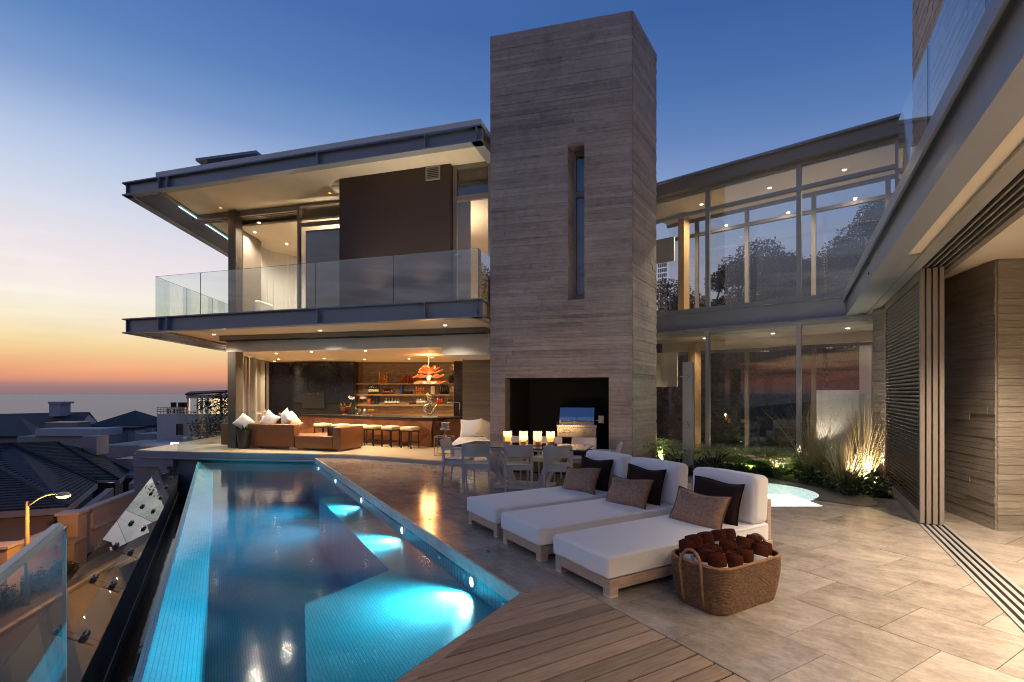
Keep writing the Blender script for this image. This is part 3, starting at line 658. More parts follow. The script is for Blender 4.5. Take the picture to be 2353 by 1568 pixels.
# bar room walls
BW = 19.3
MB().box((-4.2,BW+.15,1.45), (11.4,.3,2.9)).build('back_wall', M['shelfwood'], house)
cx0, cx1 = at(679,0,18.8).x, at(816,0,18.8).x
MB().box(((cx0+cx1)/2,18.95,1.47), (cx1-cx0,.5,2.74)).build('dark_cabinet', M['black'], house)
for k in range(4):
    MB().box((cx0+(cx1-cx0)*(k+.5)/4,18.685,.62),((cx1-cx0)/4-.03,.02,1.0)).build('cabinet_drawer', M['black'], house)
    xx = cx0+(cx1-cx0)*k/4
    MB().box((xx+(cx1-cx0)/8,18.685,2.05), ((cx1-cx0)/4-.035,.02,1.5)).build('cabinet_door', mat('cabinet_blue_gloss',(.010,.012,.020),.14,var=.1) if k==0 else bpy.data.materials['cabinet_blue_gloss'], house)
sx0, sx1 = at(834,0,BW).x, at(1044,0,BW).x
sm_ = MB(); zz = .95; rr = random.Random(4); row = 0
while zz < 2.78:
    xx = sx0-(.09 if row % 2 else 0)
    while xx < sx1-.05:
        x0 = max(sx0,xx); x1 = min(sx1,xx+.172)
        if x1-x0 > .03: sm_.obox(V((x0,BW-.02-rr.uniform(0,.006),zz)), V((x1-x0,0,rr.uniform(-.002,.002))), V((0,.03,rr.uniform(-.003,.003))), V((0,rr.uniform(-.004,.004),.034)), rr.random())
        xx += .18
    zz += .044; row += 1
sm_.build('slot_tiles', M['slot'], house, tone=True)['kind'] = 'stuff'
MB().box((at(1055,0,17).x,17.0,1.45), (.36,.05,2.6)).build('mirror_panel', M['winblack'], house)
cwl, cwr = at(1063,0,15), at(1135,0,15); 
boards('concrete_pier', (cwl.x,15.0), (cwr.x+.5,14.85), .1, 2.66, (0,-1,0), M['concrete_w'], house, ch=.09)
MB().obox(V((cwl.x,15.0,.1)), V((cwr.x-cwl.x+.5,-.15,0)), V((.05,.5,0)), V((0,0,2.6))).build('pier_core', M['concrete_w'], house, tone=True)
# folded glass doors down the left side and in the far corner
lg0, lg1 = V((-8.35,15.0,0)), V((-9.35,19.2,0)); lgd = (lg1-lg0).normalized(); lgn = V((lgd.y,-lgd.x,0))
for (s0, s1) in ((.55,1.0),(1.02,1.5),(2.2,3.0),(3.1,4.2)):
    a, b = lg0+lgd*s0, lg0+lgd*s1; m = MB()
    for (i, j, c, d_) in ((a,a+lgd*.07,.1,2.86),(b-lgd*.07,b,.1,2.86)): m.wall(i,j,c,d_,-.05)
    m.wall(a+lgd*.07,b-lgd*.07,.1,.2,-.05); m.wall(a+lgd*.07,b-lgd*.07,2.78,2.86,-.05)
    f_ = m.build('glass_door', M['frame'], house); MB().wall(a+lgd*.07,b-lgd*.07,.2,2.78,-.012).build('pane', M['glass_win'], f_)
for (s0) in (.25, .40, 1.75, 1.9, 3.05):
    a = lg0+lgd*s0; MB().obox(Z(a,.1), lgd*.08, lgn*.16, V((0,0,2.76))).build('door_stile', M['steel_l'], house)
for k in range(5):
    a = V((-7.6+k*.16, 19.1-.02*k, 0)); MB().box((a.x,a.y,1.47), (.10,.06,2.72)).build('curtain_pleat', M['frame'], house, bev=.02)
MB().box((-8.5,19.25,1.47), (2.0,.04,2.74)).build('dark_glazing', M['winblack'], house)

M['darkblind'] = mat('grey_blind', (.10,.10,.11), .8, var=.1)  # for the added panel that dims the room behind the window
# bedroom storey
UZ0, UZ1 = 3.60, 6.92
c0, c1 = at(780,0,12.28), at(1035,0,11.46)
c0.z = c1.z = 0; cd = (c1-c0).normalized(); cn = V((-cd.y, cd.x, 0))
MB().obox(Z(c0,UZ0), c1-c0, cn*1.3, V((0,0,UZ1-UZ0))).build('dark_wall', M['darkwall'], house)
vb = at(979,0,11.6); 
va, vb2 = on_line(979,c0,cd), on_line(1012,c0,cd); vz = lambda p, py: H-(py-HY)/F*p.y
vt = MB(); q0, q1 = vz(va,417), vz(va,385)
for (a,b,c,d_) in ((0,.035,q0,q1),((vb2-va).length-.035,(vb2-va).length,q0,q1),(.035,(vb2-va).length-.035,q0,q0+.035),(.035,(vb2-va).length-.035,q1-.035,q1)):
    vt.obox(Z(va+cd*a-cn*.03,c), cd*(b-a), cn*.03, V((0,0,d_-c)))
vto = vt.build('air_vent', M['steel_l'], house)
for k in range(6):
    zc = q0+.045+(q1-q0-.08)*k/6; MB().obox(Z(va+cd*.036-cn*.026,zc), cd*((vb2-va).length-.072), cn*.02+V((0,0,.012)), V((0,0,.014))).build('louvre', M['steel_l'], vto)
# right hand bedroom door with top light
d0, d1 = on_line(1041, c0+cn*.12, cd), on_line(1127, c0+cn*.12, cd); dL = (d1-d0).length; dr = MB()
tz = vz(d0, 458)
for (a,b,c,d_) in ((0,.09,UZ0,UZ1),(dL-.06,dL,UZ0,UZ1),(.09,dL-.06,tz-.06,tz+.06),(.09,dL-.06,UZ1-.10,UZ1),(.09,dL-.06,UZ0,UZ0+.09)):
    dr.obox(Z(d0+cd*a,c), cd*(b-a), cn*.08, V((0,0,d_-c)))
dro = dr.build('balcony_door', M['frame'], house)
MB().obox(Z(d0+cd*.09+cn*.03,tz+.06), cd*(dL-.15), cn*.012, V((0,0,UZ1-.16-tz))).build('pane', M['glass_win'], dro)
MB().obox(Z(d0+cd*.09+cn*.03,UZ0+.09), cd*(dL-.15), cn*.012, V((0,0,tz-.15-UZ0))).build('pane', M['glass_win'], dro)
MB().obox(Z(d0+cd*.09+cn*.10,tz+.02), cd*(dL-.1), cn*.03, V((0,0,.75))).build('blind', M['darkwall'], dro)
hz = vz(d0, 588); MB().bar(Z(d0+cd*.05-cn*.03,hz), Z(d0+cd*.18-cn*.03,hz), .022).bar(Z(d0+cd*.05-cn*.03,hz), Z(d0+cd*.05+cn*.0,hz), .02).build('handle', M['chrome'], dro)
# window left of the dark wall, on the glazing line
g0, g1 = G(683), G(786); gL = (g1-g0).length; wz = vz(g0, 517); wd = MB()
for (a,b,c,d_) in ((0,.07,UZ0,UZ1),(gL-.05,gL,UZ0,UZ1),(.07,gL-.05,wz-.05,wz+.04),(.07,gL-.05,UZ1-.08,UZ1),(.07,gL-.05,UZ0,UZ0+.08)):
    wd.obox(Z(g0+GLd*a,c), GLd*(b-a), GLn*.09, V((0,0,d_-c)))
wdo = wd.build('window', M['frame'], house)
for (c,d_) in ((UZ0+.08,wz-.05),(wz+.04,UZ1-.08)): MB().obox(Z(g0+GLd*.07+GLn*.04,c), GLd*(gL-.12), GLn*.012, V((0,0,d_-c))).build('pane', M['glass_win'], wdo)
MB().obox(Z(g0+GLd*.05+GLn*.30,UZ0+.02), GLd*(gL-.05), GLn*.02, V((0,0,wz-UZ0-.1))).build('blind', M['darkblind'], wdo)  # dark panel added behind the pane to dim the room and show reflections
# head track of the open sliding doors, and doors stacked behind the column
h0, h1 = G(440), g0
for k in range(3): MB().obox(Z(h0+GLn*(.02+.13*k),UZ1-.16), h1-h0, GLn*.08, V((0,0,.155))).build('head_track', M['frame'], house)
sl0 = V((-8.2,14.75,0)); 
for k in range(3): MB().obox(Z(sl0+V((.05,.02,0))+V((-.11,1,0))*(k*.1+.4),UZ0), V((.02,.9,0)), V((.05,0,0)), V((0,0,UZ1-UZ0-.1))).build('door_stile', M['frame'], house)
for k in range(3): MB().obox(Z(V((-8.45+.16*k,14.6,0)),UZ1-.2), LS*6, V((.08,0,0)), V((0,0,.195))).build('side_track', M['frame'], house)
for s_ in (.9,2.1,3.6,5.2): MB().obox(Z(V((-8.35,14.6,0))+LS*s_,UZ0), LS*.08, V((.10,.0,0)), V((0,0,3.2))).build('door_stile', M['frame'], house)
# bedroom shell
MB().prism([G(545,.4), G(786,.4), c0+cn*1.3, c1+cn*.4, V((.1,12,0)), V((.6,18.8,0)), V((-8.8,18.8,0))], 6.60, 6.66).build('bedroom_ceiling', M['soffit'], house)
MB().box((-4.1,18.9,5.1), (9.6,.2,3.1)).build('bedroom_wall', M['cream'], house)
MB().box((-.25,15.2,5.1), (.15,6.9,3.1)).build('bedroom_wall', M['cream'], house)
MB().box((-3.1,15.5,5.1), (.12,5.6,3.0)).build('bedroom_partition', M['cream'], house)
cv = MB(); cpts = []
for k in range(49):
    t = k/48; a = R(195-150*t); cpts.append(V((-6.9+1.55*math.cos(a)+.035*(k%2), 17.0+1.25*math.sin(a)+.05*(k%2), 0)))
for a, b in zip(cpts, cpts[1:]): cv.obox(Z(a,UZ0), b-a, V((0,.02,0)), V((0,0,2.99)))
cv.build('curved_curtain', M['fabric'], house)
# furniture glimpsed inside the bedroom
bed = thing('bed_sofa', 'pale upholstered seat seen through the open bedroom corner', 'sofa', (-6.9,15.4,3.6))
MB().box((-6.9,15.4,3.85), (1.6,.9,.42)).build('seat', M['fabric'], bed, bev=.08, seg=3); MB().box((-7.62,15.4,4.15), (.2,.9,.6)).build('backrest', M['fabric'], bed, bev=.07, seg=3)

# ---- balcony balustrade
bal = thing('balcony_balustrade', 'frameless glass balustrade along the bedroom balcony edge', 'balustrade', (-5,12,3.62))
xs = [357,461,726,904,1100]
for a, b in zip(xs, xs[1:]):
    p, q = S(a,.14), S(b,.14); d = (q-p).normalized()
    pn = MB().wall(p+d*.006, q-d*.006, 3.60, 4.69, .016).build('glass_pane', M['glass_coat'], bal)
    MB().wall(q-d*.012, q-d*.006, 3.60, 4.692, .017).wall(p+d*.006, q-d*.006, 4.69, 4.694, .017).build('pane_edge', M['glass_edge'], pn)
cr = S(1100,.14); cl_ = S(357,.14)
pn = MB().wall(cr, cr+RS*1.0, 3.60, 4.69, .016).build('glass_pane', M['glass_coat'], bal)
for (s0, s1) in ((0,1.5),(1.51,3.0),(3.01,4.6)):
    pn = MB().wall(cl_+LS*s0, cl_+LS*(s1-.01), 3.60, 4.69, -.016).build('glass_pane', M['glass_coat'], bal)
    MB().wall(cl_+LS*(s1-.014), cl_+LS*(s1-.01), 3.60, 4.692, -.017).wall(cl_+LS*s0, cl_+LS*(s1-.01), 4.69, 4.694, -.017).build('pane_edge', M['glass_edge'], pn)
# ground floor balustrade around the house terrace corner
gbal = thing('terrace_balustrade', 'frameless glass balustrade round the corner of the bar room terrace', 'balustrade', (-9,13.6,.1))
gc = V((-9.1,13.62,0)); ga = fl(590,1036,.1); ga.z = 0
for (p, q) in ((gc, (gc+ga)/2), ((gc+ga)/2+V((.01,0,0)), ga)):
    pn = MB().wall(p, q, .08, 1.15, .014).build('glass_pane', M['glass_bal'], gbal); MB().wall(p, q, 1.15, 1.156, .016).build('pane_edge', M['glass_edge'], pn)
for k in range(3):
    p, q = gc+V((-.12,1,0))*(1.6*k), gc+V((-.12,1,0))*(1.6*k+1.58)
    pn = MB().wall(p, q, .08, 1.15, -.014).build('glass_pane', M['glass_bal'], gbal); MB().wall(p, q, 1.15, 1.156, -.016).build('pane_edge', M['glass_edge'], pn)

# ---- ceiling lights of the left wing
for i, (px, py) in enumerate(((492,769),(736,760),(1023,748))):
    Y = (3.295-H)*F/(HY-py); downlight(at(px,py,Y), 190, 'bright downlight in the balcony soffit, '+['left of the three', 'middle of the three', 'nearest the concrete tower'][i], WARM2, 130, 'downlights in the balcony soffit')
k = 0
for (px, py, pw, wh) in ((551,815,130,'beside the steel column'),(583,824,110,'second along the left glass wall'),(631,830.5,110,'third along the left glass wall')):
    Y = (2.855-H)*F/(HY-py); downlight(at(px,py,Y), pw, 'bar room ceiling downlight '+wh, WARM, 120, 'bar room ceiling downlights')
BARL = [(635,813),(716,809),(840,806.5),(838,826),(940,825),(993,822),(640,826),(745,824)]
for i, (px, py) in enumerate(BARL):
    Y = min(18.6, (2.855-H)*F/(HY-py)); q = V(((px-CX)/F*Y, Y, 2.855))
    downlight(q, 500, ['bar room downlight nearest the front left', 'bar room downlight left of front centre', 'bar room downlight at front centre', 'bar room downlight over the stools', 'bar room downlight left of the amber chandelier',
                      'bar room downlight above the amber chandelier', 'bar room downlight above the left sofa section', 'bar room downlight above the chaise'][i], WARM, 140, 'bar room ceiling downlights')
for i, (px, py) in enumerate(((595,512),(586,534),(659,561),(625,590))):
    Y = min(17.8,(6.595-H)*F/(HY-py)); q = V(((px-CX)/F*Y, Y, 6.595))
    downlight(q, 250, 'bedroom ceiling downlight '+['nearest the open corner', 'second along the open side', 'by the curved curtain', 'deepest in the room'][i], WARM2, 150, 'bedroom ceiling downlights')
for q, w_ in ((V((-1.3,13.2,6.595)),'behind the balcony door'),(V((-1.6,15.8,6.595)),'deep behind the balcony door')):
    downlight(q, 250, 'bedroom ceiling downlight '+w_, WARM2, 150, 'bedroom ceiling downlights')
for i, (px, py) in enumerate(((758,444),(507,478))):
    Y = (6.915-H)*F/(HY-py); downlight(at(px,py,Y), 20, 'small amber downlight in the roof soffit, '+['near the dark wall', 'near the left corner'][i], (1,.5,.15), 100, 'downlights in the roof soffit', lens='amberlens')

def floor_lamp(p, lab):  # unseen lamp added inside the bedroom to brighten the roof soffit
    t = thing('floor_lamp', lab, 'lamp', p, 0, 'lit floor lamps in the bedroom')
    MB().lathe([(.13,0),(.13,.02),(.015,.03),(.013,1.15),(0,1.15)], (0,0,0), 14).build('stand', M['blackmetal'], t, world=False)
    MB().lathe([(.16,1.12),(.12,1.42),(.115,1.42),(.155,1.12)], (0,0,0), 20).build('lamp_shade', M['lampshade'], t, world=False, smooth=True)
    point(t, V(p)+V((0,0,1.28)), 900, WARM2, .06)
M['lampshade'] = mat('lit_lamp_shade', (.8,.7,.5), .8, emit=(1,.72,.42), estr=2.0)
floor_lamp(V((-4.45,15.2,3.6)), 'lit floor lamp in the bedroom behind the dark wall'); floor_lamp(V((-2.3,13.9,3.6)), 'lit floor lamp behind the balcony door')

for i, (px, off) in enumerate(((1085,.42),(960,.38),(840,.38))):
    p = S(px, off); p.z = 3.60
    t = thing('balcony_uplight', 'small balcony floor uplight washing the soffit, '+['by the balcony door','in front of the dark wall, right','in front of the dark wall, left'][i], 'uplight', p, 0, 'balcony floor uplights')
    MB().lathe([(.05,0),(.05,.03),(.04,.035),(.036,.03)], (0,0,0), 14, cap1=False).build('housing', M['blackmetal'], t, world=False); MB().lathe([(0,.031),(.036,.031),(.034,.025)], (0,0,0), 14).build('lens', M['lamp'], t, world=False)
    spot(t, V(p)+V((0,0,.05)), V(p)+V((0,0,3)), 120, WARM2, 96, 1.0, .03)
M['oakpost'] = mat('warm_timber_post', (.42,.27,.13), .5, var=.15, stretch=(8,8,1))
# ---- glazed link between tower and right hand house
W0, Wd, Wn = V((6.04,10.55,0)), V((-.766,.643,0)), V((-.643,-.766,0)); WB = V((.643,.766,0)); BK = 1.7
wp = lambda px, off=0.0: on_line(px, W0+WB*off, Wd)
wing = thing('glazed_link', 'two storey glass walled link between the concrete tower and the right house', 'glass building', (6,11,0))
wl, wr = W0+Wd*3.6, W0-Wd*1.75
def wbar(a, b, z0, z1, f0, f1, m=None): 
    m = m or MB(); return m.obox(Z(a+WB*f0,z0), b-a, WB*(f1-f0), V((0,0,z1-z0)))
wbar(wl,wr,6.52,6.80,-.16,BK+.3).build('roof_edge', M['frame'], wing)
wbar(wl,wr,6.80,6.84,-.24,BK+.4).build('roof_capping', M['steel'], wing)
MB().obox(Z(wl-WB*.06,3.16), wr-wl, WB*.20, V((0,0,.035))).obox(Z(wl+WB*.03,3.195), wr-wl, WB*.03, V((0,0,.39))).obox(Z(wl-WB*.06,3.585), wr-wl, WB*.20, V((0,0,.035))).build('floor_beam', M['steel'], wing)
wbar(wl,wr,3.2,3.58,.09,BK-.09).build('floor_slab', M['cream'], wing)
wbar(wl,wr,6.42,6.51,.06,BK-.02).build('upper_ceiling', M['soffit'], wing)
wbar(wl,wr,3.02,3.15,.08,BK-.02).build('lower_ceiling', M['soffit'], wing)
wbar(wl,wr,2.80,3.01,BK-.30,BK-.06).build('ceiling_bulkhead', M['soffit'], wing)
wbar(wl,wr,-.04,.10,-.03,BK+.05).build('floor_plinth', M['stone_in'], wing)
def facade(off, pxs, frm, z0, z1, transom, gl, name):
    fr = MB(); pos = [ (p-W0).dot(Wd) for p in [wp(x,off) for x in pxs] ]; ends = [3.6]+pos+[-1.75]; ends = sorted(set(ends)); b = WB*off
    for s in pos: fr.obox(Z(W0+b+Wd*(s-.045),z0), Wd*.09, WB*.10, V((0,0,z1-z0)))
    rails = [(z0,z0+.07),(z1-.07,z1)]+([(transom-.04,transom+.04)] if transom else [])
    for (a, c) in rails:
        for i, j in zip(ends, ends[1:]): 
            i2 = i+(.046 if i in pos else 0); j2 = j-(.046 if j in pos else 0)
            fr.obox(Z(W0+b+Wd*i2,a), Wd*(j2-i2), WB*.095, V((0,0,c-a)))
    fo = fr.build(name, frm, wing)
    zz = [z0+.07]+([transom-.04, transom+.04] if transom else [])+[z1-.07]
    for i, j in zip(ends, ends[1:]):
        for a, c in zip(zz[::2], zz[1::2]): MB().obox(Z(W0+b+WB*.04+Wd*(i+.046),a), Wd*(j-i-.092), WB*.014, V((0,0,c-a))).build('pane', gl, fo)
facade(0, (2063,1835,1625), M['steel_l'], 3.62, 6.52, 5.98, M['glass_wing'], 'upper_frame')
facade(0, (2063,1835,1625), M['steel_l'], .10, 3.16, None, M['glass_wing'], 'lower_frame')
facade(BK, (2040,1869,1715,1600), M['frame'], 3.62, 6.42, 5.98, M['glass_win'], 'rear_upper_frame')
facade(BK, (2010,1869,1715), M['frame'], .10, 2.80, None, M['glass_win'], 'rear_lower_frame')
sc_ = wp(1571,1.1); MB().box((sc_.x,sc_.y,5.0), (.20,.20,2.8), .5).build('timber_post', M['oakpost'], wing)
sc_ = wp(1596,1.0); MB().box((sc_.x,sc_.y,1.5), (.22,.22,2.9), .5).build('timber_post', M['oakpost'], wing)
a, b = wp(1500,.5), wp(1549,.5); MB().obox(Z(a,5.05), b-a, WB*.05, V((0,0,.62))).build('hanging_screen', M['cream'], wing)
a, b = wp(1500,.5), wp(1556,.5); MB().obox(Z(a,1.83), b-a, WB*.05, V((0,0,.88))).build('hanging_screen', M['cream'], wing)
a, b = wp(1512,1.3), wp(1533,1.3); m = MB()
for k in range(5):
    for z in range(14): m.obox(Z(a+(b-a)*(k/5),3.75+z*.14), (b-a)*.11, WB*.03, V((0,0,.10)))
m.build('chain_curtain', M['frame'], wing)['kind'] = 'stuff'
for i, px in enumerate((1612,1768,1940)):
    p = wp(px,.75); downlight((p.x,p.y,6.415), 330, 'upper ceiling downlight in the glass link, '+['near the tower','in the middle','near the right house'][i], WARM2, 150, 'downlights of the glass link')
    p = wp(px+8,.55); downlight((p.x,p.y,3.015), 120, 'lower ceiling downlight in the glass link, '+['near the tower','in the middle','near the right house'][i], WARM, 130, 'downlights of the glass link')

# ---- right hand house: fascia, soffit, sliding shutters, room
rnn, rdd = V((.8726,-.4885,0)), V((.4885,.8726,0))
def RP(n, t, z=0.0): return rnn*n+rdd*t+V((0,0,z))
rh = thing('garden_room_house', 'right hand house with steel fascia, cream soffit and open garden room', 'house', (5.5,6,0))
T0, T1 = -3.0, 12.0
MB().obox(RP(.92,T0,3.19), rdd*(T1-T0), rnn*.20, V((0,0,.03))).obox(RP(.94,T0,3.22), rdd*(T1-T0), rnn*.02, V((0,0,.37))).obox(RP(.90,T0,3.59), rdd*(T1-T0), rnn*.24, V((0,0,.035))).build('fascia_beam', M['steel'], rh)
MB().obox(RP(.87,T0,3.50), rdd*(T1-T0), rnn*.018, V((0,0,.13))).build('fascia_capping', M['steel'], rh)
for k in range(2):
    for z in (3.33,3.47): MB().lathe([(0,.012),(.014,.012),(.016,0)], RP(.938,8.55-.0*k,z), 8, -rnn).build('bolt', M['blackmetal'], rh)
MB().obox(RP(.961,7.17,3.215), rdd*(T1-7.17), rnn*.33, V((0,0,.02))).build('soffit_plate', M['steel_l'], rh)
MB().obox(RP(1.06,T0,3.232), rdd*(7.16-T0), rnn*.20, V((0,0,.2))).build('soffit_panel', M['soffit'], rh)
MB().obox(RP(1.262,T0,3.20), rdd*(T1-T0), rnn*.13, V((0,0,.08))).build('soffit_edge', M['steel_l'], rh)
MB().obox(RP(1.393,T0,3.262), rdd*(T1-.6-T0), rnn*.28, V((0,0,.05))).build('track_housing', M['black'], rh)
for k in range(5): MB().obox(RP(1.395+.065*k,T0,3.232), rdd*(11.0-T0), rnn*.02, V((0,0,.03))).build('track_rail', M['frame'], rh)
MB().obox(RP(1.68,T0,3.20), rdd*(T1-.5-T0), rnn*.07, V((0,0,.09))).build('track_cover', M['frame'], rh)
MB().obox(RP(1.752,T0,3.27), rdd*(9.2-T0), rnn*5, V((0,0,.06))).build('room_ceiling', M['soffit'], rh)
MB().obox(RP(.98,T0,3.34), rdd*(T1-T0), rnn*6, V((0,0,.24))).build('upper_floor_slab', M['cream'], rh)
ft = thing('floor_track', 'x', 'x'); ft['kind'] = 'structure'; del ft['label']; del ft['category']
MB().obox(RP(1.40,-1.5,.001), rdd*(12.3), rnn*.28, V((0,0,.004))).build('track_bed', M['black'], ft)
for k in range(5): MB().obox(RP(1.398+.0625*k,-1.5,.0055), rdd*(12.3), rnn*.033, V((0,0,.006))).build('track_rail', M['steel_l'], ft)
# sliding shutters stacked at the far end of the opening
shut = None
for k in range(4):
    n = 1.405+.0635*k; t0, t1 = 8.01, 10.78
    s = thing('sliding_shutter', ['louvred sliding shutter facing the terrace, front one of the stack', 'louvred sliding shutter second in the stack', 'louvred sliding shutter third in the stack', 'louvred sliding shutter nearest the garden room wall'][k], 'shutter', RP(n,t0,.02), 0, 'sliding louvred shutters')
    m = MB(); m.obox(RP(n,t0,.02), rdd*.075, rnn*.046, V((0,0,3.205))).obox(RP(n,t1-.075,.02), rdd*.075, rnn*.046, V((0,0,3.205)))
    m.obox(RP(n,t0+.075,.02), rdd*(t1-t0-.15), rnn*.046, V((0,0,.13))).obox(RP(n,t0+.075,3.085), rdd*(t1-t0-.15), rnn*.046, V((0,0,.14)))
    m.build('shutter_frame', M['shutter'], s, bev=.003, seg=1)
    if k == 0:
        sl = MB().obox(V((0,0,0)), rdd*(t1-t0-.152), rnn*.040+V((0,0,-.028)), V((0,0,.006))).build('slat', M['shutter'], s, world=False)
        sl.location = RP(n+.003,t0+.076,.20)-s.location
        for i in range(1, 53): part(sl, s, loc=RP(n+.003,t0+.076,.20+i*.0548)-s.location)
    else:
        q = part(sl, s, loc=RP(n+.003,t0+.076,.2)-s.location)
        for i in range(1, 53, 1): part(sl, s, loc=RP(n+.003,t0+.076,.2+i*.0548)-s.location)
# room walls
K0, K1, K2 = V((5.84,6.03,0)), V((6.72,9.3,0)), V((9.5,5.75,0))
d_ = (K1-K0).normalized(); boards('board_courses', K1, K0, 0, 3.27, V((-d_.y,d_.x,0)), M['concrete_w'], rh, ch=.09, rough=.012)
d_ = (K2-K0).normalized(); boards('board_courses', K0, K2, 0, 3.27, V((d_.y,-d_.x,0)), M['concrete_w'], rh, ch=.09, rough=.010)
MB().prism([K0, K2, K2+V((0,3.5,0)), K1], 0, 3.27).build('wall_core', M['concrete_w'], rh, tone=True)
MB().obox(RP(6.6,-3,0), rdd*8, rnn*.2, V((0,0,3.3))).build('room_wall', M['cream'], rh)
# upper terrace: balustrade and concrete upstand
rb = thing('roof_balustrade', 'frameless glass balustrade on the upper terrace of the right house', 'balustrade', RP(1.03,8,3.6))
ub = lambda px: on_line(px, RP(1.03,0), rdd)
ta = [(ub(x)).dot(rdd) for x in (2064,2131,2265,2420)]+[-2.5]
for a, b in zip(ta, ta[1:]):
    pn = MB().obox(RP(1.03,b+.006,3.61), rdd*(a-b-.012), rnn*.016, V((0,0,1.08))).build('glass_pane', M['glass_bal'], rb)
    MB().obox(RP(1.0295,b+.002,3.61), rdd*.005, rnn*.017, V((0,0,1.08))).build('pane_edge', M['glass_edge'], pn)
uc = on_line(2100, RP(1.75,0), rdd).dot(rdd)
uw_ = thing('upper_concrete_wall', 'board-marked concrete wall rising behind the upper glass balustrade', 'wall', RP(1.75,uc,3.6))
boards('board_courses', RP(1.75,-3), RP(1.75,uc), 3.63, 10.5, -rnn, M['concrete'], uw_)
MB().obox(RP(1.75,-3,3.6), rdd*(uc+3), rnn*.4, V((0,0,6.9))).build('wall_core', M['concrete'], uw_, tone=True)
# lamps of the garden room
for i, (n, t) in enumerate(((2.5,.6),(2.5,2.6),(2.15,6.55),(4.2,1.5),(4.2,3.8),(2.5,4.6))):
    p = RP(n,t,3.265); downlight(p, (800,850,950,950,1300,900)[i], ['garden room downlight nearest the camera along the track', 'garden room downlight midway along the track', 'garden room downlight along the track nearest the shutters', 'garden room downlight deep in the room, nearer', 'garden room downlight deep in the room, by the concrete wall','garden room downlight along the track, second from the shutters'][i], WARM2, 112, 'garden room downlights')

# ================================================================== PLANTING AND SPA
spa = thing('stone_spa', 'round stone spa rim with glowing pale water', 'spa', (4.2,8.5,0))
sc, SR, SW = V((4.2,8.5,0)), 1.62, .86
ring = MB(); n_ = 64; f0 = 7.32
def circ(r, k): a = 2*math.pi*k/n_; return sc+V((r*math.cos(a), r*math.sin(a), 0))
outer, inner = [], []
for k in range(n_):
    o_, i_ = circ(SR,k), circ(SW,k)
    if o_.y < f0: 
        t = (f0-sc.y)/(o_.y-sc.y); o_ = V((o_.x, f0, 0))
    outer.append(o_); inner.append(i_)
vs = [Z(p,.012) for p in outer]+[Z(p,.012) for p in inner]+[Z(p,-.03) for p in outer]+[Z(p,-.03) for p in inner]; fs = []
for k in range(n_):
    j = (k+1) % n_
    if inner[k].y < 8.0 and inner[k].x < 4.62 and inner[k].x > 3.3: continue
    fs += [(k,j,n_+j,n_+k), (2*n_+k,2*n_+j,j,k), (n_+k,n_+j,3*n_+j,3*n_+k)]
ring.add(vs, fs); ring.build('stone_rim', M['rimstone'], spa)
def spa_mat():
    m = mat('lit_spa_lining', (.75,.85,.82), .3, var=.05, emit=(.82,.98,.92), estr=1.5); return m  # lining emits the spa glow itself, no lamp beneath
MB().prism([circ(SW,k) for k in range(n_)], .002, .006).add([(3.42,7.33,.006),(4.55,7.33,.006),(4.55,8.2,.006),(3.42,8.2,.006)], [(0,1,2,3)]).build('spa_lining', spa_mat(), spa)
MB().prism([circ(SW-.01,k) for k in range(n_)], .008, .0085).build('spa_water', M['water'], spa)
MB().lathe([(0,.03),(.04,.03),(.05,.0)], (3.95,8.35,.008), 12).build('spa_inlet', M['blackmetal'], spa)

def blades(n, c, h, spread, wd, matl, name, parent=None, seed=0, droop=.5, lean=None, zmin=.55, rad=.08):
    rr = random.Random(seed); m = MB(); c = V(c)
    for i in range(n):
        a = rr.uniform(0, 2*math.pi); s = abs(rr.gauss(0,.55))*spread; L_ = h*rr.uniform(zmin,1.05); b0 = c+V((math.cos(a)*rr.uniform(0,rad), math.sin(a)*rr.uniform(0,rad), 0))
        dr = V((math.cos(a), math.sin(a), 0)); sd = V((-dr.y, dr.x, 0)); pts = []
        for k in range(5):
            t = k/4; pts.append(b0+dr*(s*t+s*droop*t*t)*1.0+V((0,0,L_*(t-.22*droop*s*t*t))))
        vs = []; ww = wd*rr.uniform(.6,1.3)
        for k, p in enumerate(pts): vs += [p-sd*ww*(1-k/4.4)/2, p+sd*ww*(1-k/4.4)/2]
        m.add(vs, [(2*k,2*k+1,2*k+3,2*k+2) for k in range(4)])
    return m.build(name, matl, parent)
def leafcloud(n, pts_fn, size, matl, name, parent=None, seed=0):
    rr = random.Random(seed); m = MB()
    for i in range(n):
        p = V(pts_fn(rr)); a = V((rr.gauss(0,1),rr.gauss(0,1),rr.gauss(0,.7))).normalized(); b = a.cross(V((rr.gauss(0,1),rr.gauss(0,1),rr.gauss(0,1)))).normalized(); s = size*rr.uniform(.6,1.4)
        m.add([p, p+a*s*.5+b*s*.22, p+a*s, p+a*s*.5-b*s*.22], [(0,1,2,3)])
    return m.build(name, matl, parent)
SPOTS = [((5.95,8.20,.16),(5.70,8.75,1.2),60,.5,'bright garden spotlight at the foot of the arching reeds'), ((4.86,10.08,.15),(4.92,10.5,.35),110,.5,'garden spotlight under the small low fronds'),
      ((5.42,9.78,.16),(5.45,10.4,.55),170,.5,'garden spotlight below the twisted shrub'), ((3.4,11.2,.14),(3.3,11.6,.7),70,.5,'garden spotlight beside the shower post'), ((6.40,8.85,.16),(6.5,9.4,1.6),45,.5,'garden spotlight among the tall reeds'), ((6.10,7.72,.04),(6.16,7.72,2.2),150,.6,'floor uplight between shutter stack and concrete wall')]
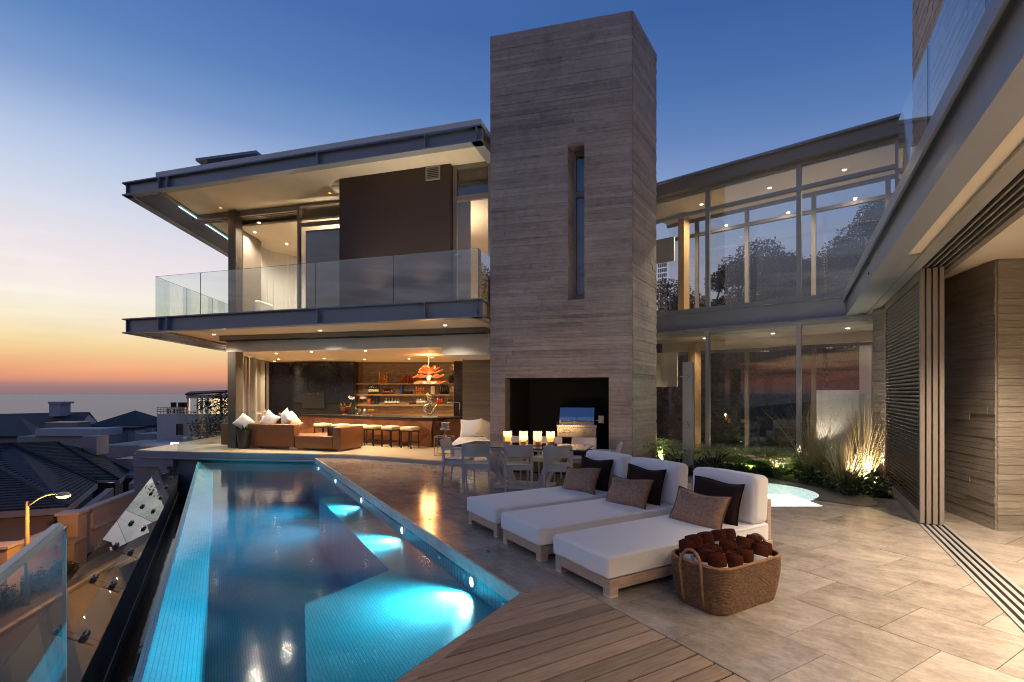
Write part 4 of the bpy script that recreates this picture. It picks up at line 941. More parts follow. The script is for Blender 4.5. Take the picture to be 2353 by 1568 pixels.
pb = [wp(1500,-.08), wp(2100,-.08), V((6.75,8.7,0)), V((6.2,8.2,0)), V((5.95,7.95,0))]+[sc+V((math.cos(a)*1.66, math.sin(a)*1.66,0)) for a in [R(x) for x in (-15,0,20,40,60,80,100,120,140)]]+[V((2.9,10.2,0))]
pbm = MB(); ctr = V((4.6,10.4,.03)); 
pv = [ctr]+[Z(p,.016) for p in pb]; pbm.add(pv, [(0,i,i % len(pb)+1) for i in range(1,len(pb)+1)])
tag(pbm.build('planting_bed', M['soil']), kind='structure')
def bedpt(rr):
    while True:
        k = rr.randrange(len(pb)); a, b = pb[k], pb[(k+1) % len(pb)]; t, q = rr.random(), math.sqrt(rr.random())
        p = ctr+(a+(b-a)*t-ctr)*q; p = V((p.x,p.y,0))
        if (p-sc).length > 1.66 and min((p-V((q_[0][0],q_[0][1],0))).length for q_ in SPOTS) > .14: return V((p.x,p.y,.02+rr.uniform(0,.13)))
gcv = leafcloud(5200, bedpt, .085, M['leaf'], 'ground_cover', None, 5); tag(gcv, kind='stuff')
def rdense(rr):
    return V((6.1+rr.uniform(-.75,.55), 8.75+rr.uniform(-.75,.75), .02+rr.random()**1.4*.26))
tag(leafcloud(2200, rdense, .07, M['leaf'], 'ground_cover', None, 6), kind='stuff')
# reeds
for i, (c, h, n, sp, lab) in enumerate((((5.70,8.60,.02),1.08,300,.80,'arching straw coloured reed clump in front, lit from below by a spotlight'),
      ((6.45,9.20,.02),1.7,300,.55,'tall upright reed clump beside the louvred shutter'), ((5.75,9.55,.02),1.65,240,.6,'tall brown reed clump behind the arching one'), ((6.75,8.75,.02),1.25,180,.5,'reed clump pressed against the shutter edge'))):
    t = thing('reed_clump', lab, 'reeds', c, 0, 'reed clumps in the planting bed')
    blades(n, c, h, sp*h*.62, .013, M['reed'], 'stems', t, 20+i, .7, rad=.16)
# ferns / low shrubs with flat tiered fronds
def fernshrub(c, r, h, lab, seed, tiers=3, dense=1500):
    rr = random.Random(seed); t = thing('fern_shrub', lab, 'shrub', c, 0, 'low tiered shrubs along the glass link'); c = V(c); m = MB(); st = MB()
    tips = []
    for k in range(tiers*4):
        a = rr.uniform(0,6.28); rr_ = r*rr.uniform(.35,1); z = h*rr.uniform(.55,1.0); tip = c+V((math.cos(a)*rr_, math.sin(a)*rr_, z)); tips.append(tip)
        st.tube([c+V((0,0,.0)), c+V((math.cos(a)*rr_*.35, math.sin(a)*rr_*.35, z*.65)), tip], [.014,.009,.004], 5)
    st.build('branches', M['bark'], t)
    for i in range(dense):
        tp = rr.choice(tips); a = rr.uniform(0,6.28); q = r*.42*math.sqrt(rr.random()); p = tp+V((math.cos(a)*q, math.sin(a)*q, rr.gauss(0,.018)-q*.16))
        dr = V((math.cos(a), math.sin(a), rr.uniform(-.35,.15))); sd = V((-dr.y,dr.x,0)); s = rr.uniform(.06,.11)
        m.add([p, p+dr*s*.5+sd*s*.22, p+dr*s, p+dr*s*.5-sd*s*.22], [(0,1,2,3)])
    m.build('foliage', M['fern'], t); return t
fernshrub((3.62,10.9,.02), .75, .62, 'dark green tiered shrub behind the second lounger, left of the mullion', 31)
fernshrub((4.35,10.75,.02), .7, .52, 'tiered shrub whose fronds spread in front of the first glass bay', 32)
fernshrub((5.45,10.40,.02), .60, .50, 'bright lit tiered shrub with a twisted stem behind the spa', 33, 3, 2200)
fernshrub((4.92,10.45,.02), .36, .30, 'small low frond shrub glowing yellow green over a garden spotlight', 34, 2, 1800)
fernshrub((6.15,9.75,.02), .45, .45, 'tiered shrub beside the mullion left of the tall reeds', 35, 2, 1800)
for i, (x, y, h, lab) in enumerate(((5.15,9.75,.32,'small strappy green plant at the spa rim, lit white'), (5.55,9.45,.42,'fresh green strappy tuft between spa and reeds'), (3.35,11.35,.55,'strappy plant glowing yellow by the shower post'))):
    t = thing('strappy_plant', lab, 'plant', (x,y,.02), 0, 'strappy plants in the bed'); blades(34, (x,y,.02), h, .24, .022, M['fern'], 'leaves', t, 50+i, .8)
for (p, q, pw, bl, lab) in SPOTS:
    t = thing('garden_spotlight', lab, 'spotlight', p, 0, 'garden spotlights'); dd = (V(q)-V(p)).normalized()
    MB().lathe([(.018,-.07),(.032,-.05),(.036,.015),(.030,.015),(.028,.008)], p, 12, dd, cap1=False).build('housing', M['blackmetal'], t, smooth=True)
    MB().lathe([(0,.006),(.028,.006),(.027,.002)], p, 12, dd).build('lens', M['lamp'], t)
    spot(t, V(p)+dd*.03, q, pw*3, WARM2, 85, bl, .02)
# shower post
shp = thing('outdoor_shower', 'grey square outdoor shower post with chrome head and valve', 'shower', (3.68,10.45,0), -.55)
MB().box((0,0,1.15), (.20,.16,2.3)).build('post', M['steel_l'], shp, world=False, bev=.006)
MB().bar((0,-.08,2.02),(0,-.30,2.02),.03,.02).box((0,-.30,2.0),(.16,.16,.02)).build('shower_head', M['chrome'], shp, world=False, bev=.003)
MB().box((0,-.085,1.0),(.10,.012,.14)).lathe([(.026,0),(.026,.05),(.0,.052)],(0,-.09,1.0),12,(0,-1,0)).bar((0,-.13,1.0),(0,-.13,1.07),.016).build('valve', M['chrome'], shp, world=False)
# courtyard wall behind the link, lit white column
cwl_ = thing('courtyard_wall', 'low white courtyard wall seen through the lower glass', 'wall', W0+WB*5)
cwa, cwb = wp(1872,4.6), wp(2120,4.6); MB().obox(Z(cwa,-.2), cwb-cwa, WB*.25, V((0,0,1.95))).build('wall_face', M['hwhite'], cwl_)
q = wp(1998,3.0); wc = thing('white_column', 'slim white column glowing behind the tall reeds', 'column', (q.x,q.y,0)); MB().box((q.x,q.y,1.5),(.30,.30,3.2),.3).build('shaft', M['hwhite'], wc, bev=.01)
MB().box((q.x,q.y,-.02),(.42,.42,.10),.3).build('base', M['hwhite'], wc, bev=.01)
for i, (px, off, pw) in enumerate(((1882,4.2,26),(1660,4.2,10),(1990,2.5,14))):
    p = wp(px,off); t = thing('garden_spotlight', ['uplight washing the courtyard wall behind the second bay', 'uplight washing the courtyard wall behind the first bay', 'uplight at the foot of the white column'][i], 'spotlight', (p.x,p.y,.05), 0, 'garden spotlights')
    MB().lathe([(.03,-.05),(.036,.02),(.028,.02),(.028,.012)], (p.x,p.y,.05), 12, cap1=False).build('housing', M['blackmetal'], t); MB().lathe([(0,.01),(.028,.01),(.027,.004)], (p.x,p.y,.05), 12).build('lens', M['lamp'], t)
    spot(t, (p.x,p.y,.1), V((p.x,p.y,1.6))+WB*.35, pw*5, WARM2, 100, .7, .03)

hg = thing('hedge', 'tall dark clipped hedge behind the courtyard, seen through the lower glass', 'hedge', W0+WB*6.5)
def hpt(rr): return W0+WB*(6.2+rr.uniform(0,.7))+Wd*rr.uniform(-8,7)+V((0,0,rr.uniform(-.2,3.35)))
leafcloud(9000, hpt, .30, M['dleaf'], 'foliage', hg, 61); MB().obox(Z(W0+WB*6.9+Wd*7,-.3), -Wd*15, WB*.3, V((0,0,3.4))).build('inner_mass', M['soot'], hg)
# ---- trees beyond the link
def tree(c, h, cr, lab, seed, n=15000, name='pine_tree', trunk=.28, leaf=.17, grp='umbrella pines beyond the glass link'):
    rr = random.Random(seed); c = V(c); t = thing(name, lab, 'tree', c, 0, grp); tk = MB(); top = c+V((rr.uniform(-.6,.6), rr.uniform(-.6,.6), h*.62)); blobs = []
    tk.tube([c-V((0,0,1.0)), c+V((.1,0,h*.3)), top], [trunk,trunk*.8,trunk*.5], 8)
    for k in range(11):
        a = rr.uniform(0,6.28); q = cr*math.sqrt(rr.random())*.85; b = c+V((math.cos(a)*q, math.sin(a)*q, h*rr.uniform(.55,.9)-q*.12)); r_ = cr*rr.uniform(.25,.45); blobs.append((b,r_))
        tk.tube([c+V((0,0,h*rr.uniform(.3,.55))), (top+b)/2, b], [trunk*.4,trunk*.25,trunk*.08], 5)
    tk.build('trunk', M['bark'], t, smooth=True)
    def fn(r2):
        b, r_ = r2.choice(blobs); d = V((r2.gauss(0,1),r2.gauss(0,1),r2.gauss(0,1))).normalized()*r_*(r2.random()**.35); d.z *= .62; return b+d
    leafcloud(n, fn, leaf, M['dleaf'], 'crown', t, seed+1); return t
TR = [(1560,26,5.6,2.6,'lowest dark pine, nearest the concrete tower'), (1640,29,9.0,3.4,'dark pine left of the first mullion'), (1700,31,11.2,3.6,'tall dark pine right of the first mullion'), (1775,33,11.2,3.0,'pine with an open sky gap under its crown'),
      (1865,30,10.6,3.6,'pine behind the middle bay right side'), (1930,28,10.6,3.6,'broad pine behind the right bay'), (2010,27,12.2,4.0,'tallest pine, behind the right house corner'), (2090,30,13,4.2,'pine mostly hidden by the right house')]
for i, (px, Y, h, cr, lab) in enumerate(TR):
    X = (px-CX)/F*Y; tree((X,Y,gz(X,Y)), h, cr, lab+' beyond the link', 70+i*3)

for i, t in enumerate((-2.4,-1.0,.4,1.8)):
    downlight(RP(1.16,t,3.228), 150, 'terrace soffit downlight under the right house, '+['farthest behind','third','second','first from the shutters'][i], WARM, 150, 'downlights in the right house soffit')
# ================================================================== NEIGHBOURHOOD BELOW
def poly(mb, *ps): mb.add(list(ps), [tuple(range(len(ps)))]); return mb
def roofmesh(name, polys, parent, m=None, th=.10):
    mb = MB()
    for p in polys:
        nrm = (p[1]-p[0]).cross(p[2]-p[0]).normalized()
        if nrm.z < 0: nrm = -nrm
        n = len(p); mb.add(list(p)+[q-V((0,0,th)) for q in p], [tuple(range(n)), tuple(range(2*n-1,n-1,-1))]+[(i,(i+1)%n,n+(i+1)%n,n+i) for i in range(n)])
    return mb.build(name, m or M['rooftile'], parent)
def facebox(px0, py0, px1, py1, Y, depth, name, matl, parent):
    a, b = at(px0,py0,Y), at(px1,py1,Y); return MB().obox(V((a.x,Y,min(a.z,b.z))), V((b.x-a.x,0,0)), V((0,depth,0)), V((0,0,abs(a.z-b.z)))).build(name, matl, parent)
def window(px0, py0, px1, py1, Y, parent, matl=None, proud=.03):
    a, b = at(px0,py0,Y), at(px1,py1,Y); w, h = b.x-a.x, a.z-b.z; t = .05*max(1,Y/30); m = MB()
    for (x0,x1,z0,z1) in ((0,t,0,h),(w-t,w,0,h),(t,w-t,0,t),(t,w-t,h-t,h),(w/2-t/2,w/2+t/2,t,h-t)): m.obox(V((a.x+x0,Y-proud,b.z+z0)), V((x1-x0,0,0)), V((0,proud-.002,0)), V((0,0,z1-z0)))
    f_ = m.build('window', M['hwhite'], parent); MB().obox(V((a.x+t,Y-proud*.6,b.z+t)), V((w-2*t,0,0)), V((0,.01,0)), V((0,0,h-2*t))).build('pane', matl or M['winblack'], f_); return f_
# near house with big slate roof
ha = thing('slate_roof_house', 'nearest neighbouring house with broad dark hipped slate roof and pale gutters', 'house', (-24,25,-7))
Q, R1, c1_, c2_, L_ = at(-92,1024,27), at(32,1021,27.5), at(154,1164,21), at(221,1110,26.5), at(-260,1190,19.2)
B0, B1, R2, C1, C2 = at(199,1101,28), at(272,1102,30), at(132,1018,31), at(298,1081,34), at(221,1037,35)
roofmesh('roof', [(Q,L_,c1_), (Q,c1_,c2_,R1), (R1,B0,B1,R2), (R2,B1,C1,C2), (Q,R1,R1+V((-2,9,-2.5)),Q+V((-3,9,-2.5)))], ha)
gt = MB()
for a, b in ((L_,c1_),(c1_,c2_),(B0,B1),(B1,C1)): gt.bar(a+V((0,0,-.17)), b+V((0,0,-.17)), .12, .26)
gt.build('gutter', M['hwall'], ha)
rdg = MB()
for a, b in ((R1,c2_),(Q,c1_),(R2,B1),(R1,R2),(Q,R1)): rdg.tube([a+V((0,0,.03)), b+V((0,0,.03))], .09, 6)
rdg.build('ridge_tiles', M['rooftile'], ha)
def under(a, b, dz, name, matl, inn=.5):
    d = Z(b-a,0).normalized(); nn = V((-d.y,d.x,0)); nn = nn if nn.y > 0 else -nn
    a2, b2 = Z(a+nn*inn,-8), Z(b+nn*inn,-8); return MB().obox(a2, b2-a2, nn*.3, V((0,0,dz+8))).build(name, matl, ha)
under(L_,c1_-V((.5,0,0)),-3.35,'wall',M['hwall2']); under(c1_+V((-.4,.3,0)),c2_,-3.4,'wall',M['hwall2'],.45); under(B0,B1,-3.6,'wall',M['hwall2']); under(B1,C1,-3.8,'wall',M['hwall'])
window(133,1181,143,1203,21.3,ha); window(155,1170,165,1184,22.3,ha)
facebox(213,1110,258,1160,27.6,.2,'dark_opening',M['winblack'],ha); facebox(283,1100,332,1145,32,.3,'dark_opening',M['winblack'],ha); facebox(258,1092,345,1160,32.4,3,'wall',M['hwall'],ha)
ch = facebox(189,1003,222,1046,33,1.0,'chimney',M['hwall'],ha)
def courses(tri_or_quad, eave_a, eave_b, top, parent, nrow=22):
    """rows of slates as thin overlapping strips from the eave to the top edge (top is one or two points)"""
    mb = MB(); t0, t1 = top[0], top[-1]; nn = (eave_b-eave_a).cross(t0-eave_a).normalized(); nn = nn if nn.z > 0 else -nn
    for k in range(nrow):
        f, g_ = k/nrow, (k+1)/nrow-.002
        a0, a1 = eave_a.lerp(t0,f), eave_b.lerp(t1,f); b0_, b1_ = eave_a.lerp(t0,g_), eave_b.lerp(t1,g_)
        mb.add([a0+nn*.045, a1+nn*.045, b1_+nn*.012, b0_+nn*.012, a0+nn*.005, a1+nn*.005], [(0,1,2,3),(4,5,1,0)])
    o = mb.build('slate_courses', M['rooftile'], parent); o['kind'] = 'stuff'; return o
courses(None, c1_, c2_, (Q,R1), ha, 30); courses(None, L_, c1_, (Q,), ha, 30); courses(None, B0, B1, (R1,R2), ha, 26); courses(None, B1, C1, (R2,C2), ha, 22)
# gabled house with chimney
hb = thing('gabled_house', 'far dark roofed house with white gable end and white capped chimney', 'house', (-70,75,-9))
roofmesh('roof', [(at(-80,953,80),at(206,947,80),at(178,984,72),at(-80,1002,70)), (at(206,947,80),at(224,969,88),at(-80,975,90),at(-80,953,80))], hb, th=.2)
poly(MB(), at(203,951,79.8), at(221,968,86), at(221,1010,86), at(181,1010,72.5), at(181,986,72.5)).build('gable_wall', M['hwhite'], hb)
facebox(-80,998,182,1030,72.5,6,'wall',M['hwall'],hb)
facebox(113,928,139,957,77,1.8,'chimney',M['hwhite'],hb); facebox(110,923.5,142,928,76.8,2.2,'chimney_cap',M['hwhite'],hb)
hc = thing('left_hipped_house', 'dark hipped roof house at the left edge in front of the gabled one', 'house', (-58,62,-9))
roofmesh('roof', [(at(-80,957,66),at(44,957,66),at(78,1002,58),at(-80,1002,58)), (at(44,957,66),at(104,989,68),at(78,1002,58))], hc, th=.2)
facebox(-80,1001,66,1030,58.5,5,'wall',M['hwall2'],hc)
# pyramid roofed house
hd = thing('pyramid_roof_house', 'white house under a dark pyramid roof in the middle distance', 'house', (-48,63,-9))
Lc, Mc, Rc, Ap = at(194,980,60.6), at(330,979,61.4), at(407,972,67.8), at(311,943.5,66); Bc = Lc+Rc-Mc
roofmesh('roof', [(Lc,Mc,Ap),(Mc,Rc,Ap),(Rc,Bc,Ap),(Bc,Lc,Ap)], hd, th=.25)
wa, wb_, wc_ = Lc+V((1.2,.9,0)), Mc+V((-.3,.8,0)), Rc+V((-.9,.3,0))
MB().prism([wa,wb_,wc_,wa+wc_-wb_], -11, Mc.z-.2).build('wall', M['hwhite'], hd)
for (x0,x1) in ((350,355),(361,372),(381,385)): window(x0,984,x1,1002,61.2+(x0-330)*.085,hd,proud=.4)
facebox(232,985,311,1024,58,1.5,'wall',M['hwhite'],hd); facebox(233,982.5,308,988,57.5,2.0,'shade_roof',M['rooftile'],hd)
facebox(314,997,418,1022,54,4,'terrace_wall',M['hwall'],hd)
hp = thing('parapet_house', 'flat roofed white house with long parapet wall and boxes on its roof', 'house', (-48,55,-9))
facebox(81,986,232,1003,54,3,'parapet',M['hwhite'],hp); facebox(40,1003.5,232,1040,54.2,6,'wall',M['hwall'],hp)
facebox(103,971,176,987,57,2,'roof_tank_screen',M['frame'],hp); facebox(81,1001.8,232,1003.4,53.9,.2,'coping_line',M['frame'],hp)
ht = thing('terraced_house', 'stepped pale terrace blocks beside the pool house platform', 'house', (-30,40,-9))
facebox(230,1024,330,1052,40,5,'terrace_wall',M['hwall'],ht); facebox(319,1028,420,1050,37,5,'terrace_wall',M['hwall'],ht); facebox(262,1055,400,1100,34,5,'terrace_wall',M['hwall'],ht); facebox(320,1022,424,1027,37.2,3,'coping',M['hwhite'],ht)
facebox(333,1074,420,1092,31,4,'terrace_wall',M['hwall2'],ht)
lb = thing('wall_lantern', 'small glowing lamp on the terrace of the stepped house', 'lamp', at(402,1021,36.5)); MB().box((0,0,0),(.5,.2,.18)).build('glow', M['lamp'], lb, world=False); point(lb, at(402,1019,36), 50, WARM, .1)
# veranda house at right
he = thing('veranda_house', 'house with lit veranda, columns and railing beside the bar room', 'house', (-26,46,-6))
roofmesh('roof', [(at(425,905,43),at(560,898,43),at(560,895,52),at(436,900,52))], he, th=.12)
facebox(428,907,560,916,43.4,.3,'fascia',M['hwhite'],he)
for px in (430,452,463,476,505,538): facebox(px,916,px+4,962,43.5,.2,'column',M['hwhite'],he)
facebox(478,916,560,960,47,.3,'wall',M['cream'],he); facebox(452,927,470,945,46,.2,'screen',M['glass_edge'],he); window(481,927,496,935,46.9,he,M['screen'])
facebox(361,952,560,1030,43,8,'base_block',M['hwhite'],he)
facebox(405,975,419,1000,42.9,.1,'opening',M['winblack'],he)
rl = MB()
for px in range(362,433,7): rl.bar(at(px,952,43.2), at(px,936.5,43.2), .05)
for py in (936.5,941,946): rl.bar(at(361,py,43.2), at(434,py,43.2), .05)
rl.build('railing', M['steel_l'], he); point(he, at(520,924,45.5), 500, WARM, .3)
for i, px in enumerate((395,412,421)):
    t = thing('garden_chair', 'small dark outdoor chair behind the veranda house railing, '+['left','middle','right'][i]+' one', 'chair', at(px,951,44.5), 0, 'chairs behind the veranda railing')
    MB().box((0,0,.45),(.5,.5,.05)).box((0,.24,.75),(.5,.04,.5)).build('seat', M['blackmetal'], t, world=False); MB().box((-.22,0,.22),(.05,.5,.44)).box((.22,0,.22),(.05,.5,.44)).build('leg_frame', M['blackmetal'], t, world=False)
def bush(c, r, lab, seed, n=900, nm='bush', leaf=.16):
    c = V(c); t = thing(nm, lab, 'bush', c, 0); rr = random.Random(seed); bl = [(c+V((rr.uniform(-r,r)*.7, rr.uniform(-r,r)*.5, r*rr.uniform(.3,.9))), r*rr.uniform(.3,.6)) for _ in range(7)]
    m = MB(); [m.tube([c, (c+b)/2+V((0,0,.1)), b], [.03,.02,.01], 5) for b, _ in bl]; m.build('stems', M['bark'], t)
    def fn(r2): b, q = r2.choice(bl); return b+V((r2.gauss(0,1),r2.gauss(0,1),r2.gauss(0,1))).normalized()*q*r2.random()**.4
    leafcloud(n, fn, leaf, M['dleaf'], 'leaves', t, seed); return t
bush(at(510,965,30), 1.3, 'dark shrub in front of the lit veranda', 91, 1200); bush(at(470,1020,18), .9, 'dark shrub seen through the terrace balustrade', 92, 900, leaf=.12)

# boundary walls along the street
WLd = rd
def wq(Y): return V((-16-.24*(Y-18.4), Y, 0))
bw = thing('street_wall', 'tall ochre boundary wall with recessed panel beyond the pillar', 'wall', wq(21)+V((0,0,-4.5)))
MB().wall(wq(18.45), wq(26), -5.2, -2.80, .18).build('wall_body', M['hwall2'], bw)
MB().wall(wq(18.45)+rn*-.06, wq(26)+rn*-.06, -2.80, -2.72, .30).build('coping', M['hwall'], bw)
MB().wall(wq(19.3), wq(25.5), -3.62, -3.52, -.05).wall(wq(19.3), wq(19.36), -3.62, -2.95, -.05).build('panel_moulding', M['hwall'], bw)
bp_ = thing('wall_pillar', 'square ochre pillar between the tall and low boundary walls', 'pillar', wq(18.2)+V((0,0,-4.5)))
MB().box((*wq(18.15)[:2],-3.75),(.62,.55,2.1),.24).build('shaft', M['hwall2'], bp_); MB().box((*wq(18.15)[:2],-2.66),(.74,.66,.09),.24).build('cap', M['hwall'], bp_)
bl_ = thing('low_street_wall', 'lower ochre boundary wall stepping down behind the street lamp', 'wall', wq(16.5)+V((0,0,-4.5)))
MB().wall(wq(15.2), wq(17.85), -5.2, -3.08, .18).build('wall_body', M['hwall2'], bl_); MB().wall(wq(15.2)-rn*.05, wq(17.85)-rn*.05, -3.08, -3.01, .28).build('coping', M['hwall'], bl_)
bp2 = thing('wall_pillar', 'square ochre pillar at the left picture edge behind the lamp post', 'pillar', wq(14.9)+V((0,0,-4.5)))
MB().box((*wq(14.9)[:2],-3.85),(.55,.55,1.9),.24).build('shaft', M['hwall2'], bp2); MB().box((*wq(14.9)[:2],-2.87),(.66,.66,.07),.24).build('cap', M['hwall'], bp2)
bl2 = thing('low_street_wall', 'lowest ochre boundary wall running out of the left picture edge', 'wall', wq(13)+V((0,0,-4.5)))
MB().wall(wq(11), wq(14.6), -5.2, -3.35, .18).build('wall_body', M['hwall2'], bl2); MB().wall(wq(11)-rn*.05, wq(14.6)-rn*.05, -3.35, -3.28, .28).build('coping', M['hwall'], bl2)
mb_ = thing('meter_box', 'dark grey utility box standing against the boundary wall pillar', 'utility box', wq(17.5)-rn*.35+V((0,0,-4.45)))
p = wq(17.5)-rn*.35; MB().box((p.x,p.y,-4.0),(.5,.75,.95),.24).build('cabinet', M['frame'], mb_, bev=.01); MB().box((p.x,p.y,-3.5),(.56,.81,.05),.24).build('lid', M['frame'], mb_)
for i, (s_, q_, lab) in enumerate(((4.6,1.0,'dark low plant at the wall foot, left of the lamp post'),(5.8,.9,'dark low plant at the wall foot behind the glass balustrade'),(7.2,1.0,'dark low plant at the wall foot beside the utility box'))):
    p = rp(s_,q_,.05); bush(p, .5, lab, 95+i, 420, 'verge_plant', .10)
for i in range(7):
    p = rp(1.2+i*.95, 1.15+.15*(i%2), .05); bush(p, .34+.06*(i%3), 'dark ragged shrub on the verge, %s along the boundary wall' % ['nearest the camera','second nearest','third nearest','in the middle','third farthest','second farthest','farthest'][i], 120+i, 320, 'verge_plant', .09)
bush(at(150,1225,19.5), .6, 'dark shrub behind the boundary wall pillar', 99, 500)
# street lamp
sl_ = thing('street_lamp', 'lit orange street lamp with curved arm on a slim pole', 'street lamp', (-13.95,14.4,-4.45))
MB().tube([(-13.95,14.4,-4.5),(-13.95,14.4,-1.45)], [.065,.045], 10).build('pole', M['kerb'], sl_, smooth=True)
am = [V((-13.95,14.4,-1.6)), V((-13.8,14.4,-1.50)), V((-13.6,14.4,-1.36)), V((-13.4,14.4,-1.27)), V((-13.2,14.4,-1.23)), V((-13.02,14.4,-1.22))]
MB().tube(am, .022, 8).build('arm', M['steel_l'], sl_, smooth=True)
MB().lathe([(.0,.09),(.09,.08),(.16,.03),(.17,.0)], (-12.9,14.4,-1.27), 16).build('lamp_head', M['steel_l'], sl_, smooth=True)
MB().lathe([(.165,-.002),(.15,-.05),(.08,-.085),(.0,-.095)], (-12.9,14.4,-1.27), 16).build('lamp_globe', M['sodium'], sl_, smooth=True)
point(sl_, (-12.9,14.4,-1.47), 560, SODIUM, .10)
# ================================================================== FURNITURE ON THE TERRACE
HR = math.atan2(-.2845, .959)                    # heading of the house front
AW = math.atan2(.507, .862)                      # heading across the pool (loungers, planks)
def rbox(c, d, name, m, parent, bev=.03, seg=3, smooth=True, rot=None):
    o = MB().box((0,0,0), d).build(name, m, parent, bev=bev, seg=seg, world=False, smooth=smooth); o.location = c
    if rot: o.rotation_euler = rot
    return o
def softbox(c, d, r, name, m, parent, crown=.012, seed=0, rot=None, n=30):
    """upholstered block: rounded edges, slightly domed faces, faint wrinkles"""
    from mathutils import noise
    hx, hy, hz = d[0]/2, d[1]/2, d[2]/2; bm = bmesh.new(); verts = {}
    def q(i): t = i/n*2-1; return math.copysign(1-(1-abs(t))**1.35, t)
    def pt(x, y, z):
        p = V((x*hx, y*hy, z*hz)); c_ = V((max(-hx+r,min(hx-r,p.x)), max(-hy+r,min(hy-r,p.y)), max(-hz+r,min(hz-r,p.z)))); dd = p-c_; nn = dd.normalized() if dd.length > 1e-9 else V((0,0,1)); p = c_+nn*r
        w = noise.noise(V((p.x*3.1+seed*7, p.y*4.3, p.z*5)))*.0045+noise.noise(V((p.x*9+seed, p.y*11, p.z*12)))*.002
        if abs(z) == 1: p.z += math.copysign(crown*(1-x**4)*(1-y**4), z)
        if abs(y) == 1: p.y += math.copysign(crown*.6*(1-x**4)*(1-z**4), y)
        if abs(x) == 1: p.x += math.copysign(crown*.6*(1-y**4)*(1-z**4), x)
        return p+nn*w
    def v(x, y, z):
        k = (round(x,5), round(y,5), round(z,5))
        if k not in verts: verts[k] = bm.verts.new(pt(x,y,z))
        return verts[k]
    for ax in range(3):
        for s in (-1, 1):
            for i in range(n):
                for j in range(n):
                    cs_ = []
                    for (a, b) in ((i,j),(i+1,j),(i+1,j+1),(i,j+1)):
                        w_ = [q(a), q(b)]; w_.insert(ax, s); cs_.append(v(*w_))
                    bm.faces.new(cs_)
    bmesh.ops.recalc_face_normals(bm, faces=bm.faces[:]); me = bpy.data.meshes.new(name); bm.to_mesh(me); bm.free(); me.polygons.foreach_set('use_smooth', [True]*len(me.polygons))
    o = bpy.data.objects.new(name, me); COL.objects.link(o); me.materials.append(m); o.parent = parent; o.location = c
    if rot: o.rotation_euler = rot
    return o
def cushion(name, w, h, t, m, parent=None, loc=(0,0,0), rot=(0,0,0), piping=None, seed=0, n=14):
    """scatter cushion standing in its local xz plane, pinched at the corners"""
    rr = random.Random(seed); mb = MB(); vs = []; fs = []
    for sgn in (1, -1):
        for j in range(n+1):
            for i in range(n+1):
                x, z = i/n*2-1, j/n*2-1
                px = x*(1-.07*(1-z*z)*1.0); pz = z*(1-.09*(1-x*x)*1.0)
                th = ((1-abs(x)**2.6)*(1-abs(z)**2.6))**.42
                wr = .05*math.sin(x*7+seed)*math.sin(z*5+seed*2)*(1-x*x)*(1-z*z)
                vs.append((px*w/2, sgn*(t/2)*(th+wr), pz*h/2+.012*math.sin(seed+x*3)))
    b = (n+1)**2
    for j in range(n):
        for i in range(n):
            k = j*(n+1)+i; fs += [(k,k+1,k+n+2,k+n+1), (b+k,b+k+n+1,b+k+n+2,b+k+1)]
    mb.add(vs, fs); bm = bmesh.new(); me = bpy.data.meshes.new(name); me.from_pydata([tuple(v) for v in mb.v], [], mb.f); bm.from_mesh(me)
    bmesh.ops.remove_doubles(bm, verts=bm.verts[:], dist=.0012); bmesh.ops.recalc_face_normals(bm, faces=bm.faces[:]); bm.to_mesh(me); bm.free()
    me.polygons.foreach_set('use_smooth', [True]*len(me.polygons)); o = bpy.data.objects.new(name, me); COL.objects.link(o); me.materials.append(m)
    o.location = loc; o.rotation_euler = rot; o.parent = parent
    if piping:
        ring = []
        for k in range(4*n):
            e_, f_ = divmod(k, n); q = f_/n*2-1
            x, z = [(q,-1),(1,q),(-q,1),(-1,-q)][e_]; ring.append((x*(1-.07*(1-z*z))*w/2, 0, z*(1-.09*(1-x*x))*h/2+.012*math.sin(seed+x*3)))
        pm = MB().tube(ring+[ring[0]], .006, 6, cap=False).build('piping', piping, o, world=False, smooth=True)
    return o

def make_lounger():
    t = thing('sun_lounger', 'x', 'sun lounger', (0,0,0), AW, 'white daybed loungers in a row by the pool')
    LN, WD = 2.2, .77
    fr = MB()
    fr.box((LN/2,.025,.105),(LN-.18,.045,.09)).box((LN/2,WD-.025,.105),(LN-.18,.045,.09)).box((.03,WD/2,.105),(.045,WD-.18,.09)).box((LN-.03,WD/2,.105),(.045,WD-.18,.09)).box((LN/2,WD/2,.135),(LN-.11,WD-.11,.02))
    fr.build('frame', M['oak'], t, world=False, bev=.004, seg=1)
    for x in (.05, LN-.05):
        for y in (.05, WD-.05):
            MB().box((x,y,.082),(.09,.09,.136)).build('leg', M['oak'], t, world=False, bev=.004, seg=1); MB().box((x,y,.007),(.086,.086,.014)).build('glide', M['cream'], t, world=False)
    softbox((LN/2-.05,WD/2,.245), (LN-.06,WD+.012,.185), .03, 'mattress', M['fabric'], t, .014, 3)
    sm = MB(); 
    for z in (.175,.322): sm.tube([(0.012,-.012,z),(LN-.12,-.012,z)], .0035, 5)
    sm.tube([(-.026,.02,.318),(-.026,WD-.02,.318)], .0035, 5)
    sm.build('seam', M['fabric'], t, world=False)
    softbox((LN-.20,WD/2,.578), (.24,WD+.015,.475), .055, 'backrest_cushion', M['fabric'], t, .012, 9, rot=(0,R(4),0), n=22)
    MB().box((LN-.05,.05,.36),(.07,.07,.42)).box((LN-.05,WD-.05,.36),(.07,.07,.42)).box((LN-.05,WD/2,.45),(.03,WD-.17,.22)).build('backrest_frame', M['oak'], t, world=False, bev=.004, seg=1)
    return t
